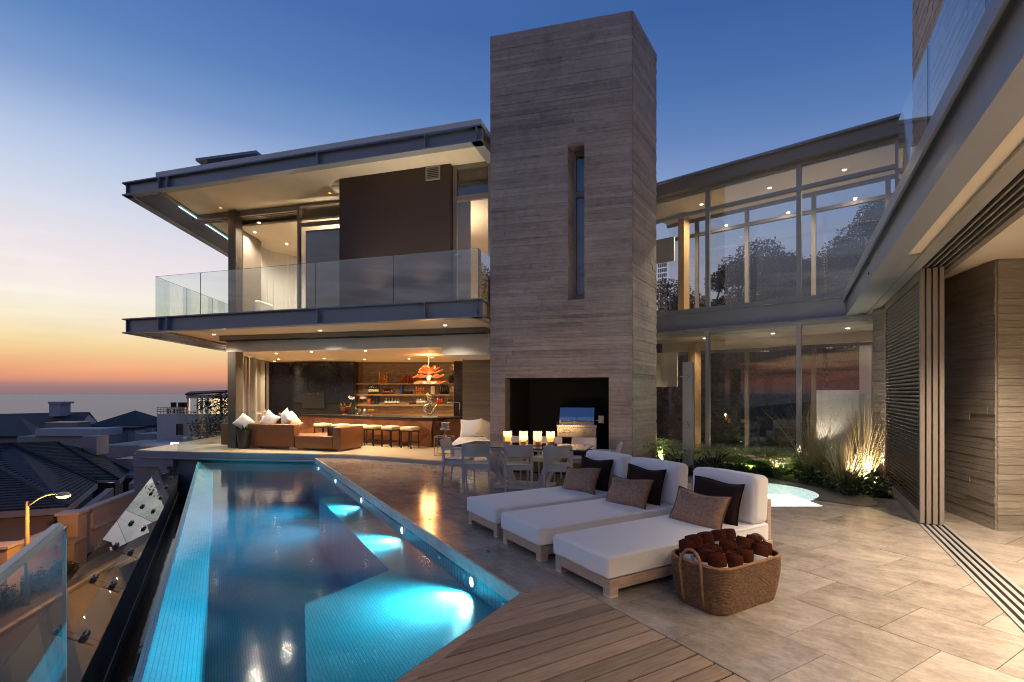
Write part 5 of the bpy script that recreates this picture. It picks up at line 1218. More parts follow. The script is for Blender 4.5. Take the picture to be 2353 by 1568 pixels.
lg = make_lounger()
LOC = [V((.788,4.02,0)), V((.281,4.89,0)), V((-.172,5.72,0))]
LOC = [p+UA*.0 for p in LOC]
lab = ['white daybed lounger nearest the camera, beside the towel basket', 'white daybed lounger in the middle of the row', 'white daybed lounger farthest away, next to the dining table']
for i in range(3):
    o = lg if i == 0 else dup(lg, LOC[i], AW, lab[i])
    o.location = LOC[i]; o['label'] = lab[i]
    base = LOC[i]
    def loc_(x, y, z): return base+WA*x+UA*y+V((0,0,z))
    w_ = ['nearest', 'middle', 'farthest'][i]
    c = cushion('throw_pillow', .60, .46, .17, M['brown'], None, loc_(1.755,.36+.02*i,.525), (R(-15),0,math.atan2(-.862,.507)+.05*i), M['brown'], 3+i)
    tag(c, 'dark brown pillow leaning on the backrest of the %s lounger' % w_, 'pillow', 'dark brown pillows on the loungers')
    c = cushion('throw_pillow', .60, .37, .16, M['tan'], None, loc_(1.47,.34,.478), (R(-27),R(2-i*3),math.atan2(-.78,.62)+.05*(i-1)), M['tancord'], 11+i)
    tag(c, 'tan snakeskin pattern pillow lying in front on the %s lounger' % w_, 'pillow', 'tan snakeskin pillows on the loungers')

# towel basket
bc = V((1.73,4.05,0)); bk = thing('towel_basket', 'large woven cane basket full of rolled brown towels', 'basket', bc, AW); bk.scale = (1.09,1.10,1.04)
def rrect(hx, hy, r, n=8, sub=0):
    out = []
    for (cx_, cy_, a0) in ((hx-r,hy-r,0),(-hx+r,hy-r,90),(-hx+r,-hy+r,180),(hx-r,-hy+r,270)):
        for k in range(n+1): a = R(a0+90*k/n); out.append((cx_+r*math.cos(a), cy_+r*math.sin(a)))
    return out
def loft(prof, name, m, parent, cap0=True, smooth=True):
    mb = MB(); vs = []; fs = []; n = None
    for (hx,hy,r,z) in prof:
        ring_ = rrect(hx,hy,r); n = len(ring_); vs += [(x,y,z) for x,y in ring_]
    for i in range(len(prof)-1):
        for k in range(n): fs.append((i*n+k,i*n+(k+1)%n,(i+1)*n+(k+1)%n,(i+1)*n+k))
    if cap0: fs.append(tuple(range(n-1,-1,-1)))
    mb.add(vs, fs); return mb.build(name, m, parent, smooth=smooth, world=False)
prof = [(.335,.20,.10,0.0),(.345,.21,.11,.03),(.362,.226,.12,.12),(.374,.238,.125,.22),(.378,.242,.13,.30),(.376,.240,.13,.34),(.362,.226,.12,.342),(.355,.22,.12,.25),(.33,.19,.1,.10)]
loft(prof, 'body', M['wicker'], bk)
rim = [(x,y,.345) for x,y in rrect(.372,.236,.13)]; MB().tube(rim+[rim[0]], .010, 8, cap=False).build('rim', M['cane'], bk, world=False, smooth=True)
coil = MB()
op = prof[:6]
def pr_at(z):
    for a, b in zip(op, op[1:]):
        if a[3] <= z <= b[3]: t_ = (z-a[3])/(b[3]-a[3]); return [x+(y-x)*t_ for x, y in zip(a, b)]
    return op[-1]
for k in range(31):
    z = .008+k*.0109; hx, hy, r_, _ = pr_at(z)
    q0_ = rrect(hx+.001,hy+.001,r_); q = []
    for (xa,ya),(xb,yb) in zip(q0_, q0_[1:]+q0_[:1]):
        ln_ = math.hypot(xb-xa,yb-ya); ns = max(1,int(ln_/.018))
        for i_ in range(ns): q.append((xa+(xb-xa)*i_/ns, ya+(yb-ya)*i_/ns, z+.0012*math.sin((i_+k%2)*3.14)))
    rr_ = [.0056 if (i_+k) % 2 else .0042 for i_ in range(len(q)+1)]
    f0_ = len(coil.f); coil.tube(q+[q[0]], rr_, 6, cap=False)
    for i_ in range(len(q)):
        tn_ = random.random(); coil.t[f0_+i_*6:f0_+i_*6+6] = [tn_]*6
co_ = coil.build('woven_rows', M['weave'], bk, world=False, smooth=True, tone=True); co_['kind'] = 'stuff'
for sx_ in (-1, 1):
    arch = [(sx_*.335,-.085,.02),(sx_*.362,-.088,.10),(sx_*.388,-.09,.30)]+[(sx_*(.388-.01*math.sin(R(a))), -.09*math.cos(R(a)), .30+.135*math.sin(R(a))) for a in range(15,180,15)]+[(sx_*.388,.09,.30),(sx_*.362,.088,.10),(sx_*.335,.085,.02)]
    MB().tube(arch, .011, 8).build('handle', M['cane'], bk, world=False, smooth=True)
def make_towel(seed):
    rr = random.Random(seed); r = .067; h = .30; n = 22
    t = thing('rolled_towel', 'x', 'towel', (0,0,0), 0, 'rolled towels in the basket')
    # spiral roll seen from its end
    m = MB(); turns = 2.9; K = 76; vs = []
    for k in range(K+1):
        f_ = k/K; a = f_*turns*2*math.pi; rad = .008+(r-.008)*f_; th = .0104
        for (dr, z) in ((-th*.9, h-.034),(-th*.5,h-.010-.003*f_*f_),(.0,h+.005-.004*f_*f_),(th*.5,h-.010-.006*f_*f_),(th*.95,h-.036),(th*.95,.10)):
            q = rad+dr*.9+rr.gauss(0,.0006); vs.append((q*math.cos(a), q*math.sin(a), z+rr.gauss(0,.0012)))
    fs = [(k*6+i,k*6+i+1,(k+1)*6+i+1,(k+1)*6+i) for k in range(K) for i in range(5)]
    m.add(vs, fs); m.build('brown_roll', M['towel'], t, world=False, smooth=True)
    MB().lathe([(r*1.10,.04),(r*1.12,.10),(r*1.13,h-.098),(r*1.06,h-.091),(r*1.0,h-.105)], (0,0,0), 24).build('white_band', M['towel_w'], t, world=False, smooth=True)
    return t
tw = [make_towel(s) for s in (1,2,3)]; k = 0
rows = ['front', 'middle', 'back']
for j, y in enumerate((-.13,-.005,.12)):
    for i, x in enumerate((-.265,-.135,.0,.135,.265)):
        f_ = .84 if (j != 1 and i in (0,4)) else 1.0; y_ = y; x *= f_; y = y*f_
        xx = x+(.02,-.01,.015)[j]*(1 if abs(x) < .2 else 0)+random.uniform(-.008,.008); yy = y+random.uniform(-.008,.008)
        y = y_; p = bc+WA*xx*1.09+UA*yy*1.10; z = (.140,.152,.17)[j]+random.uniform(-.018,.018)
        src = tw[k % 3]; o = src if k < 3 else copy_tree(src)
        tx, ty = xx*.25+random.uniform(-.08,.08)+(.20 if i > 2 else 0), yy*.25+random.uniform(-.07,.07)+(.22 if j == 2 else 0)
        o.location = (p.x,p.y,z)
        o.rotation_euler = (Matrix.Rotation(AW,3,'Z')@Matrix.Rotation(tx,3,'Y')@Matrix.Rotation(-ty,3,'X')@Matrix.Rotation(random.uniform(0,6.28),3,'Z')).to_euler()
        o['label'] = 'rolled brown towel with white band, %s row of the basket, %s' % (rows[j], ['leftmost','second from left','in the middle','second from right','rightmost'][i]); k += 1

# dining table and chairs
tA, tB = V((-1.01,8.79,0)), V((1.17,8.05,0)); T1 = (tB-tA).normalized(); T2 = V((-T1.y,T1.x,0)); TLn = (tB-tA).length; TZ = .74; TDp = .95
tc_ = (tA+tB)/2+T2*TDp/2; dt = thing('dining_table', 'outdoor dining table with thick glass top on splayed taupe legs', 'table', tc_, math.atan2(T1.y,T1.x))
gt_ = MB().box((0,0,TZ-.011),(TLn,TDp,.018)).build('glass_top', glass('table_glass',(.62,.72,.70),1.52,gain=1.9), dt, world=False)
ge = MB()
for s in (-1,1): ge.box((0,s*(TDp/2-.001),TZ-.011),(TLn+.004,.006,.0185)).box((s*(TLn/2),0,TZ-.011),(.006,TDp-.008,.0185))
ge.build('top_edge', M['glass_edge'], gt_, world=False)
for s in (-1,1):
    m = MB()
    for q in (-1,1):
        a, b = V((s*.30,q*.20,.03)), V((s*.62,q*.36,TZ-.03)); m.obox(a-V((.06,.04,0)), b-a, V((.13,0,0)), V((0,.075,0)))
    m.build('splayed_leg', M['chair'], dt, world=False, bev=.004, seg=1)
MB().box((0,0,.03),(1.0,.55,.06)).build('base_board', M['chair'], dt, world=False, bev=.006); MB().box((0,-.2,TZ-.06),(1.3,.07,.05)).box((0,.2,TZ-.06),(1.3,.07,.05)).build('top_rail', M['chair'], dt, world=False)
def make_chair():
    t = thing('dining_chair', 'x', 'chair', (0,0,0), 0, 'taupe armchairs around the dining table'); c = M['chair']
    st = MB(); st.box((0,.01,.455),(.44,.43,.022)); st.build('seat', c, t, world=False, bev=.008, seg=2)
    MB().box((0,-.205,.405),(.42,.022,.075)).box((0,.205,.405),(.40,.022,.06)).box((-.205,0,.405),(.022,.40,.06)).box((.205,0,.405),(.022,.40,.06)).build('apron', c, t, world=False, bev=.003, seg=1)
    for s in (-1,1):
        m = MB(); P = [(s*.222,-.26,0),(s*.222,-.215,.44),(s*.222,-.235,.62),(s*.222,-.285,.80)]; Wd_ = [.022,.042,.038,.028]
        for a, b, w0_, w1_ in zip(P, P[1:], Wd_, Wd_[1:]): m.add([V(a)+V((x*w0_/2,y*w0_/2,0)) for x,y in ((-1,-1),(1,-1),(1,1),(-1,1))]+[V(b)+V((x*w1_/2,y*w1_/2,0)) for x,y in ((-1,-1),(1,-1),(1,1),(-1,1))], [(3,2,1,0),(4,5,6,7),(0,1,5,4),(1,2,6,5),(2,3,7,6),(3,0,4,7)])
        m.build('leg', c, t, world=False)
        m = MB(); P = [(s*.215,.225,0),(s*.215,.195,.43)]; Wd_ = [.02,.038]
        for a, b, w0_, w1_ in zip(P, P[1:], Wd_, Wd_[1:]): m.add([V(a)+V((x*w0_/2,y*w0_/2,0)) for x,y in ((-1,-1),(1,-1),(1,1),(-1,1))]+[V(b)+V((x*w1_/2,y*w1_/2,0)) for x,y in ((-1,-1),(1,-1),(1,1),(-1,1))], [(3,2,1,0),(4,5,6,7),(0,1,5,4),(1,2,6,5),(2,3,7,6),(3,0,4,7)])
        m.build('leg', c, t, world=False)
        MB().tube([(s*.225,-.235,.63),(s*.245,-.10,.645),(s*.25,.06,.65),(s*.24,.15,.635),(s*.228,.185,.59),(s*.222,.165,.52),(s*.218,.14,.46)], [.013,.016,.018,.018,.016,.014,.013], 8).build('armrest', c, t, world=False, smooth=True)
    m = MB(); nseg = 8; vs = []
    for k in range(nseg+1):
        x = -.21+.42*k/nseg; yb = -.045*(1-(x/.21)**2)
        for (z, yy) in ((.595,-.23),(.815,-.287)): vs += [(x,yy+yb-.009,z-(.012*(1-(x/.21)**2) if z > .7 else 0)),(x,yy+yb+.009,z-(.012*(1-(x/.21)**2) if z > .7 else 0))]
    fs = []
    for k in range(nseg):
        a, b = 4*k, 4*k+4; fs += [(a,b,b+2,a+2),(a+1,a+3,b+3,b+1),(a+2,b+2,b+3,a+3),(a,a+1,b+1,b)]
    fs += [(0,2,3,1),(4*nseg,4*nseg+1,4*nseg+3,4*nseg+2)]
    m.add(vs, fs); m.build('backrest', c, t, world=False, smooth=False)
    return t
chs = [((-.62,8.66),R(3),'taupe armchair at the near side of the table, left of three'), ((.085,8.58),R(6),'taupe armchair at the near side of the table, middle of three'), ((.765,8.42),R(-4),'taupe armchair at the near side of the table, right one behind the lounger'),
       ((-.98,9.32),R(-105),'taupe armchair at the left end of the dining table'), ((1.56,8.62),R(72),'taupe armchair at the right end of the table, mostly behind the lounger'),
       ((.02,9.72),R(163),'taupe armchair at the far side behind the two left candles'), ((.66,9.55),R(160),'taupe armchair at the far side behind the right candle'), ((1.30,9.36),R(162),'taupe armchair at the far side in front of the grill')]
c0h = make_chair()
for i, (p, rz, l) in enumerate(chs):
    o = c0h if i == 0 else dup(c0h, (0,0,0), 0, l); o.location = (*p,0); o.rotation_euler.z = rz; o['label'] = l
for i, px in enumerate((1166.8,1202.8,1235.4,1264.9)):
    p = at(px,1023,8.87-.03*i); p.z = TZ; q = p
    t = thing('candle_holder', 'glass hurricane candle on a wooden foot, %s on the dining table' % ['leftmost of four','second from left','third from left','rightmost of four'][i], 'candle holder', q, 0, 'lit candles on the dining table'); r = .078
    MB().lathe([(r*.9,0),(r,.008),(r,.062),(r*.9,.07)], (0,0,0), 24).build('wooden_foot', M['oak'], t, world=False, smooth=False)
    MB().lathe([(r*.97,.0701),(r,.25),(r-.005,.25),(r*.97-.005,.0702)], (0,0,0), 28).build('glass_cylinder', M['candleglass'], t, world=False, smooth=True)
    hh = (.19,.135,.14,.18)[i]; cn_ = MB().lathe([(.050,.071),(.051,hh-.012),(.038,hh),(.012,hh-.012),(0,hh-.012)], (0,0,0), 20).build('candle', M['wax'], t, world=False, smooth=True)
    MB().lathe([(0,hh-.012),(.010,hh-.002),(.014,hh+.012),(.009,hh+.03),(0,hh+.046)], (0,0,0), 10).build('flame', M['flame'], cn_, world=False, smooth=True)
    point(t, q+V((0,0,hh+.06)), 6.5, (1,.58,.22), .02)

# grill in the tower recess
gp = on_line(1323, TA, tdir)+V((dv.x,dv.y,0)).normalized()*.02; gr = thing('gas_grill', 'stainless steel gas grill with closed lid in the tower recess', 'grill', Z(gp,0), math.atan2(tdir.y,tdir.x)); C_ = M['chrome']
Wg = .80
def gy(m, name, mm=C_, **k): return m.build(name, mm, gr, world=False, **k)
gy(MB().box((0,.32,.985),(Wg+.02,.60,.05)), 'top_shelf', bev=.006)
gy(MB().box((0,.30,.86),(Wg,.56,.20)), 'control_panel', bev=.004)
gy(MB().box((0,.33,.40),(Wg-.06,.52,.70)), 'cabinet', M['blackmetal'])
lid = MB(); prof = [(.06,1.012),(.05,1.10),(.07,1.17),(.17,1.36),(.26,1.42),(.42,1.43),(.56,1.36),(.58,1.012)]; w2 = .355
lid.add([(-w2,y,z) for y,z in prof]+[(w2,y,z) for y,z in prof], [tuple(range(len(prof))), tuple(range(2*len(prof)-1,len(prof)-1,-1))]+[(i,(i+1)%len(prof),len(prof)+(i+1)%len(prof),len(prof)+i) for i in range(len(prof))])
lo_ = gy(lid, 'lid'); MB().tube([(-.31,.0,1.08),(.31,.0,1.08)], .013, 10).bar((-.30,.0,1.08),(-.30,.06,1.09),.018).bar((.30,0,1.08),(.30,.06,1.09),.018).build('handle', C_, lo_, world=False, smooth=True)
MB().lathe([(0,.006),(.028,.005),(.034,.0)], (0,.071,1.165), 16, V((0,-.9,.43))).build('emblem', M['chrome'], lo_, world=False)
for x in (-.265,-.155,.155): MB().lathe([(.034,0),(.032,.03),(.026,.034),(0,.035)], (x,.02,.87), 16, (0,-1,0)).bar((x,-.016,.845),(x,-.016,.895),.010).build('knob', C_, gr, world=False, smooth=False)
for x in (-.21,.335): MB().lathe([(.012,0),(.010,.008),(0,.009)], (x,.02,.905), 10, (0,-1,0)).build('ignition_button', M['black'], gr, world=False)
MB().box((Wg/2+.09,.22,1.12),(.12,.10,.16)).bar((Wg/2-.03,.24,1.10),(Wg/2+.04,.24,1.10),.018).build('spit_motor', C_, gr, world=False, bev=.006)
MB().lathe([(.0,.03),(.022,.028),(.028,.0)], (-Wg/2+.0,.1,1.04), 12).bar((-Wg/2+.0,.1,1.01),(-Wg/2+.0,.1,1.05),.01).build('spit_counterweight', M['copper'], gr, world=False)
# fallen leaves on the stone
for i, (px, py) in enumerate(((907.0,1145.2),(989.4,1194.6),(1121,1267),(846,1108))):
    p = fl(px,py,.004); rr = random.Random(i); m = MB(); n = 7; a0 = rr.uniform(0,6)
    pts = [V((p.x+.022*math.cos(a0+k*6.28/n)*(1+.4*math.cos(2*k)), p.y+.014*math.sin(a0+k*6.28/n), .004+.006*(k%2))) for k in range(n)]
    m.add(pts+[p+V((0,0,.010))], [(k,(k+1)%n,n) for k in range(n)]); tag(m.build('fallen_leaf', M['bark'], origin=p), 'small dry leaf on the polished stone, '+['right of the third pool lamp','below the chandelier reflection','near the middle lounger foot','close to the far pool end'][i], 'leaf', 'dry leaves on the terrace')

# ================================================================== BAR ROOM
ZF = .10
# leather sofa seen from behind
sc0 = fl(783,1038.7,ZF); so = thing('leather_sofa', 'long tan leather sofa seen from behind at the bar room edge', 'sofa', sc0+e1*(-2.4), HR)
rbox((0,.12,.385), (1.8,.22,.62), 'backrest', M['leather'], so, .025); rbox((0,.60,.22), (1.8,.75,.33), 'seat', M['leather'], so, .04)
rbox((-1.28,.50,.385), (.70,1.0,.62), 'corner_section', M['leather'], so, .025)
for x in (-.8,.78): MB().box((x,.12,.03),(.22,.05,.05)).build('foot', M['chrome'], so, world=False)
cs = thing('leather_chaise', 'tan leather chaise with one square armrest, right of the sofa', 'chaise', sc0+e1*(-.745), HR)
rbox((-.12,.52,.225), (1.22,1.04,.36), 'seat', M['leather'], cs, .035); rbox((.62,.53,.345), (.25,1.06,.60), 'armrest', M['leather'], cs, .025)
for x, y in ((-.68,.06),(.66,.06),(.66,1.0)): MB().box((x,y,.022),(.07,.07,.045)).build('foot', M['chrome'], cs, world=False)
for nm, cc, sz, mm, rot, l in (('white_cushion',(620,966),.46,M['fabric'],(-.25,.5,.1),'white cushion at the left on the leather sofa back'), ('white_cushion',(655,964),.50,M['fabric'],(-.2,-.7,-.2),'white cushion with raised corners in the middle of the sofa'),
      ('dark_cushion',(644,971),.42,M['pot'],(-.2,.65,.2),'dark cushion between the white ones on the sofa'), ('white_cushion',(668,968),.46,M['fabric'],(-.3,.75,.0),'white pointed cushion at the right end of the sofa back'), ('tan_cushion',(676,976),.36,M['hide'],(-.3,.6,.3),'small tan cushion at the right end of the sofa'),
      ('white_cushion',(560,971),.42,M['fabric'],(-.3,.7,.3),'white cushion just right of the steel column'), ('tan_cushion',(611,972),.36,M['hide'],(-.3,.3,.2),'tan cushion left on the sofa back')):
    p = at(cc[0],cc[1],14.35+random.uniform(-.1,.15)); c = cushion('sofa_cushion', sz, sz, .16, mm, None, p, (rot[0],rot[1],HR+rot[2]), None, int(cc[0])); tag(c, l, 'cushion', 'cushions on the leather sofa')
p = at(768,996,13.75); c = cushion('sofa_cushion', .42, .42, .15, M['brown'], None, p, (-.3,.15,HR+1.1), None, 77); tag(c, 'black cushion leaning inside the chaise armrest', 'cushion')
# planter by the column, orchids
def potplant(px, py, Y, r0, r1, h, lab, seed, kind='succulent', zb=None, pm=None):
    p = at(px,py,Y); p.z = zb if zb is not None else ZF; t = thing('potted_plant', lab, 'plant', p)
    MB().lathe([(r0*.9,0),(r0,.01),(r1,h),(r1*.92,h),(r1*.9,h-.03),(0,h-.03)], (0,0,0), 24).build('pot', pm or M['pot'], t, world=False, smooth=False)
    if kind == 'succulent': blades(26, (0,0,h-.03), .22, .20, .05, M['leaf'], 'leaves', t, seed, .5).location = (0,0,0)
    else:
        blades(9, (0,0,h-.03), .2, .22, .05, M['leaf'], 'leaves', t, seed, .9)
        rr = random.Random(seed); m = MB(); fl_ = MB()
        for s in range(2):
            a = rr.uniform(-.5,.5)+s*2.6; pts = [V((0,0,h)), V((.03*math.cos(a),.03*math.sin(a),h+.22)), V((.12*math.cos(a),.12*math.sin(a),h+.40)), V((.26*math.cos(a),.2*math.sin(a),h+.43))]
            m.tube(pts, .006, 5)
            for k in range(5):
                c = pts[2]+(pts[3]-pts[2])*(k/4)+V((rr.gauss(0,.02),rr.gauss(0,.02),rr.gauss(0,.02)))
                for q in range(5):
                    b = 6.28*q/5; d = V((math.cos(b),-.25,math.sin(b))); s2 = V((-math.sin(b),0,math.cos(b))); fl_.add([c, c+d*.03+s2*.022, c+d*.055, c+d*.03-s2*.022], [(0,1,2,3)])
        m.build('stem', M['leaf'], t, world=False); fl_.build('blooms', M['ceramic'], t, world=False)
    return t
for o in COL.objects: pass
_bl = blades
def blades(n, c, h, spread, wd, matl, name, parent=None, seed=0, droop=.5, lean=None, zmin=.55, rad=.08):
    o = _bl(n, V(c)+(parent.location if parent else V((0,0,0))), h, spread, wd, matl, name, parent, seed, droop, lean, zmin, min(rad, wd)); return o
potplant(560.5,1030,14.15,.13,.20,.52,'tall dark tapered planter with a succulent beside the steel column',3)
potplant(600,960,15.2,.07,.10,.55,'white orchid standing behind the leather sofa',8,'orchid')
# copper faceted bar
bcn = fl(995,1028,ZF); bd = V((-.88,.475,0)).normalized(); bn = V((-bd.y,bd.x,0)); bn = bn if bn.y < 0 else -bn; BL = 5.7; BZ = .89
bar_ = thing('bar_counter', 'long faceted copper bar counter with a black stone top', 'bar counter', bcn+bd*BL/2, 0)
br1, br2 = V((-2.02,15.05,0)), V((-1.45,15.05,0))
MB().prism([bcn-bn*.12+bd*.1, bcn+bd*BL-bn*.12, bcn+bd*BL-bn*.85, bcn+bd*.6-bn*1.1, V((-1.50,16.0,0)), V((-1.50,15.1,0)), br1+V((-.02,.08,0))], ZF, BZ-.01).build('counter_body', M['shelfwood'], bar_)
rr = random.Random(12); top, mid, bot = [], [], []; nb = 9
for k in range(nb+1):
    s = BL*k/nb; top.append(Z(bcn+bd*s+bn*.0,BZ)); bot.append(Z(bcn+bd*(s)+bn*(.02 if k in (0,nb) else rr.uniform(-.10,.06)),ZF)); mid.append(Z(bcn+bd*(s+rr.uniform(-.2,.2)*(0<k<nb))+bn*rr.uniform(.0,.14),rr.uniform(.35,.65)))
for k in range(nb):
    for tri in ((top[k],mid[k],top[k+1]),(mid[k],mid[k+1],top[k+1]),(bot[k],bot[k+1],mid[k]),(mid[k],bot[k+1],mid[k+1])):
        MB().add(list(tri)+[q-bn*.03 for q in tri], [(0,1,2),(5,4,3),(0,3,4,1),(1,4,5,2),(2,5,3,0)]).build('copper_facet', M['copper'], bar_)
ea, eb = bcn, br1; em = Z((ea+eb)/2+V((.10,-.05,0)),.55)
for tri in ((Z(ea,BZ),Z(ea,ZF),em),(Z(ea,ZF),Z(eb,ZF),em),(Z(eb,ZF),Z(eb,BZ),em),(Z(eb,BZ),Z(ea,BZ),em),(Z(eb,BZ),Z(eb,ZF),Z(br2,ZF)),(Z(eb,BZ),Z(br2,ZF),Z(br2,BZ))):
    MB().add(list(tri)+[q+V((-.02,.03,0)) for q in tri], [(0,1,2),(5,4,3),(0,3,4,1),(1,4,5,2),(2,5,3,0)]).build('copper_facet', M['copper'], bar_)
MB().prism([bcn+bn*.05-bd*.04, bcn+bd*BL+bn*.05, bcn+bd*BL-bn*.9, bcn+bd*.7-bn*1.15, V((-1.46,16.05,0)), V((-1.46,15.0,0)), br1+V((.05,-.04,0))], BZ, BZ+.05).build('stone_top', M['black'], bar_)
BT = BZ+.05
st_ = None; sl_ln = bcn+bn*.46
for i, (px, l) in enumerate(((942,'bar stool with pale hide seat nearest the open end of the bar'),(898,'second bar stool from the right along the copper bar'),(857,'third bar stool from the right along the copper bar'),(823,'fourth bar stool from the right, half behind the chaise arm'),(783,'bar stool behind the black cushion of the chaise'),(742,'leftmost bar stool, behind the chaise seat'))):
    p = on_line(px, sl_ln, bd)
    if st_ is None:
        t = thing('bar_stool', l, 'bar stool', Z(p,ZF), math.atan2(bd.y,bd.x), 'hide covered bar stools'); st_ = t
        rbox((0,0,.555),(.42,.40,.10),'seat',M['hide'],t,.03,3); MB().box((0,.0,.485),(.40,.38,.02)).build('seat_frame',M['blackmetal'],t,world=False)
        for x in (-.18,.18):
            for y in (-.17,.17): MB().box((x,y,.24),(.026,.026,.48)).build('leg',M['blackmetal'],t,world=False)
        MB().box((0,-.17,.16),(.334,.02,.02)).box((0,.17,.16),(.334,.02,.02)).box((-.18,0,.16),(.02,.314,.02)).box((.18,0,.16),(.02,.314,.02)).build('footrest',M['blackmetal'],t,world=False)
    else: dup(st_, Z(p,ZF), math.atan2(bd.y,bd.x), l)
# chandelier
cc = at(985,864,15.6); chd = thing('amber_chandelier', 'glowing amber glass chandelier of ruffled sheets above the bar', 'chandelier', cc)
def ruffle(r, z, amp, waves, seed, thick=.012, cone=.0):
    rr = random.Random(seed); n, k = 40, 5; vs = []; ph = rr.uniform(0,6)
    for s in (0, 1):
        for j in range(k+1):
            q = j/k
            for i in range(n):
                a = 2*math.pi*i/n; rad = r*q*(1+.22*math.sin(waves*a+ph)*q+.10*math.sin((waves*2+1)*a)); vs.append((rad*math.cos(a), rad*math.sin(a)*.8, z+amp*q*q*math.sin((waves+1)*a+ph)+cone*q+s*thick))
    fs = []; b = (k+1)*n
    for s in (0, 1):
        for j in range(k):
            for i in range(n): fs.append((s*b+j*n+i, s*b+j*n+(i+1)%n, s*b+(j+1)*n+(i+1)%n, s*b+(j+1)*n+i))
    return MB().add(vs, fs)
for i, a in enumerate(((.44,-.24,.05,5,1,.012,.03),(.42,-.06,.06,4,2,.012,.05),(.30,-.16,.05,6,3,.012,-.05),(.27,.02,.05,5,4,.012,.20),(.22,.10,.06,4,6,.012,.16),(.34,.04,.05,3,8,.012,.10))): ruffle(*a).build('glass_sheet', M['amber'], chd, world=False, smooth=True)
MB().tube([(0,0,-.05),(0,0,2.86-cc.z)], .008, 6).build('cord', M['hide'], chd, world=False); MB().lathe([(.07,2.85-cc.z),(.07,2.83-cc.z),(0,2.83-cc.z)], (0,0,0), 16).build('ceiling_rose', M['white'], chd, world=False)
MB().lathe([(0,-.16),(.05,-.12),(.06,-.06),(.03,.0),(0,.01)], (0,0,0), 12).build('bulb', emitter('bulb_glow',(1,.60,.24),4), chd, world=False, smooth=True)
point(chd, cc+V((0,0,-.36)), 60, (1,.5,.16), .22); point(chd, cc+V((0,0,.48)), 40, (1,.5,.16), .12)
# sculpture on the bar
sp = on_line(988, bcn-bn*.35, bd); scu = thing('bronze_sculpture', 'twisting polished bronze figure on a white plinth on the bar', 'sculpture', Z(sp,BT))
MB().box((0,0,.02),(.44,.22,.04)).build('plinth', M['hwhite'], scu, world=False, bev=.004)
MB().tube([(.02,0,.04),(-.05,0,.09),(-.13,.01,.18),(-.15,0,.28),(-.09,-.02,.36),(.0,0,.40),(.05,.0,.47),(.03,0,.55),(-.03,0,.60),(-.07,.0,.66),(-.10,0,.74)], [.03,.055,.07,.075,.06,.055,.085,.095,.075,.045,.012], 14).build('figure', M['bronze'], scu, world=False, smooth=True)
MB().tube([(.02,0,.04),(.07,0,.10),(.10,0,.20),(.16,0,.30),(.22,0,.38)], [.03,.05,.045,.035,.012], 10).tube([(-.09,-.02,.36),(-.11,0,.44),(-.06,0,.52)], [.02,.025,.02], 8).build('limb', M['bronze'], scu, world=False, smooth=True)
# shelves
shf = thing('bar_shelves', 'three long walnut shelves on the tiled back bar wall', 'shelves', (-4.1,19.15,1.2)); s0_, s1_ = at(816,0,19.1).x, at(1047,0,19.1).x; SZ = [2.056,1.635,1.24]
for z in SZ: MB().box(((s0_+s1_)/2,19.13,z-.03),(s1_-s0_,.30,.06)).build('shelf', M['shelfwood'], shf)
def bmat(n_, c, rough=.15): return mat(n_, c, rough, var=.1)
BM = dict(amber=bmat('amber_bottle',(.42,.17,.02)), red=bmat('red_bottle',(.28,.05,.015)), dark=bmat('dark_bottle',(.012,.012,.01)), gold=bmat('golden_bottle',(.36,.17,.02)), cl=bmat('clear_bottle',(.16,.16,.15)), label=bmat('paper_label',(.62,.52,.36),.6), redlab=bmat('red_label',(.35,.06,.03),.6), cap=bmat('bottle_cap',(.4,.3,.15),.3), blue=bmat('blue_box',(.02,.06,.28),.4))
def bottle(kind, h, r, body, lab):
    t = thing('bottle', 'x', 'bottle', (0,0,0))
    if kind == 'tall': pr = [(r*.9,0),(r,.01),(r,h*.62),(r*.35,h*.76),(r*.3,h*.93)]
    elif kind == 'round': pr = [(r*.6,0),(r*1.1,h*.12),(r*1.35,h*.3),(r*1.1,h*.5),(r*.35,h*.65),(r*.3,h*.93)]
    else: pr = [(r*.95,0),(r,.01),(r,h*.66),(r*.5,h*.72),(r*.38,h*.9)]
    MB().lathe(pr, (0,0,0), 12).build('glass_body', body, t, world=False, smooth=True)
    if lab is not None: MB().lathe([(pr[2][0]*1.02 if kind != 'round' else r*1.36, h*.18),(pr[2][0]*1.02 if kind != 'round' else r*1.3, h*.45)], (0,0,0), 12).build('label', lab, t, world=False, smooth=True)
    MB().lathe([(r*.36,h*.925),(r*.36,h),(0,h)], (0,0,0), 10).build('cap', BM['cap'], t, world=False); return t
ordn = ['leftmost','second from left','third from left','fourth from left','rightmost']
def P3(x): return (840+.1659*x)*.9608
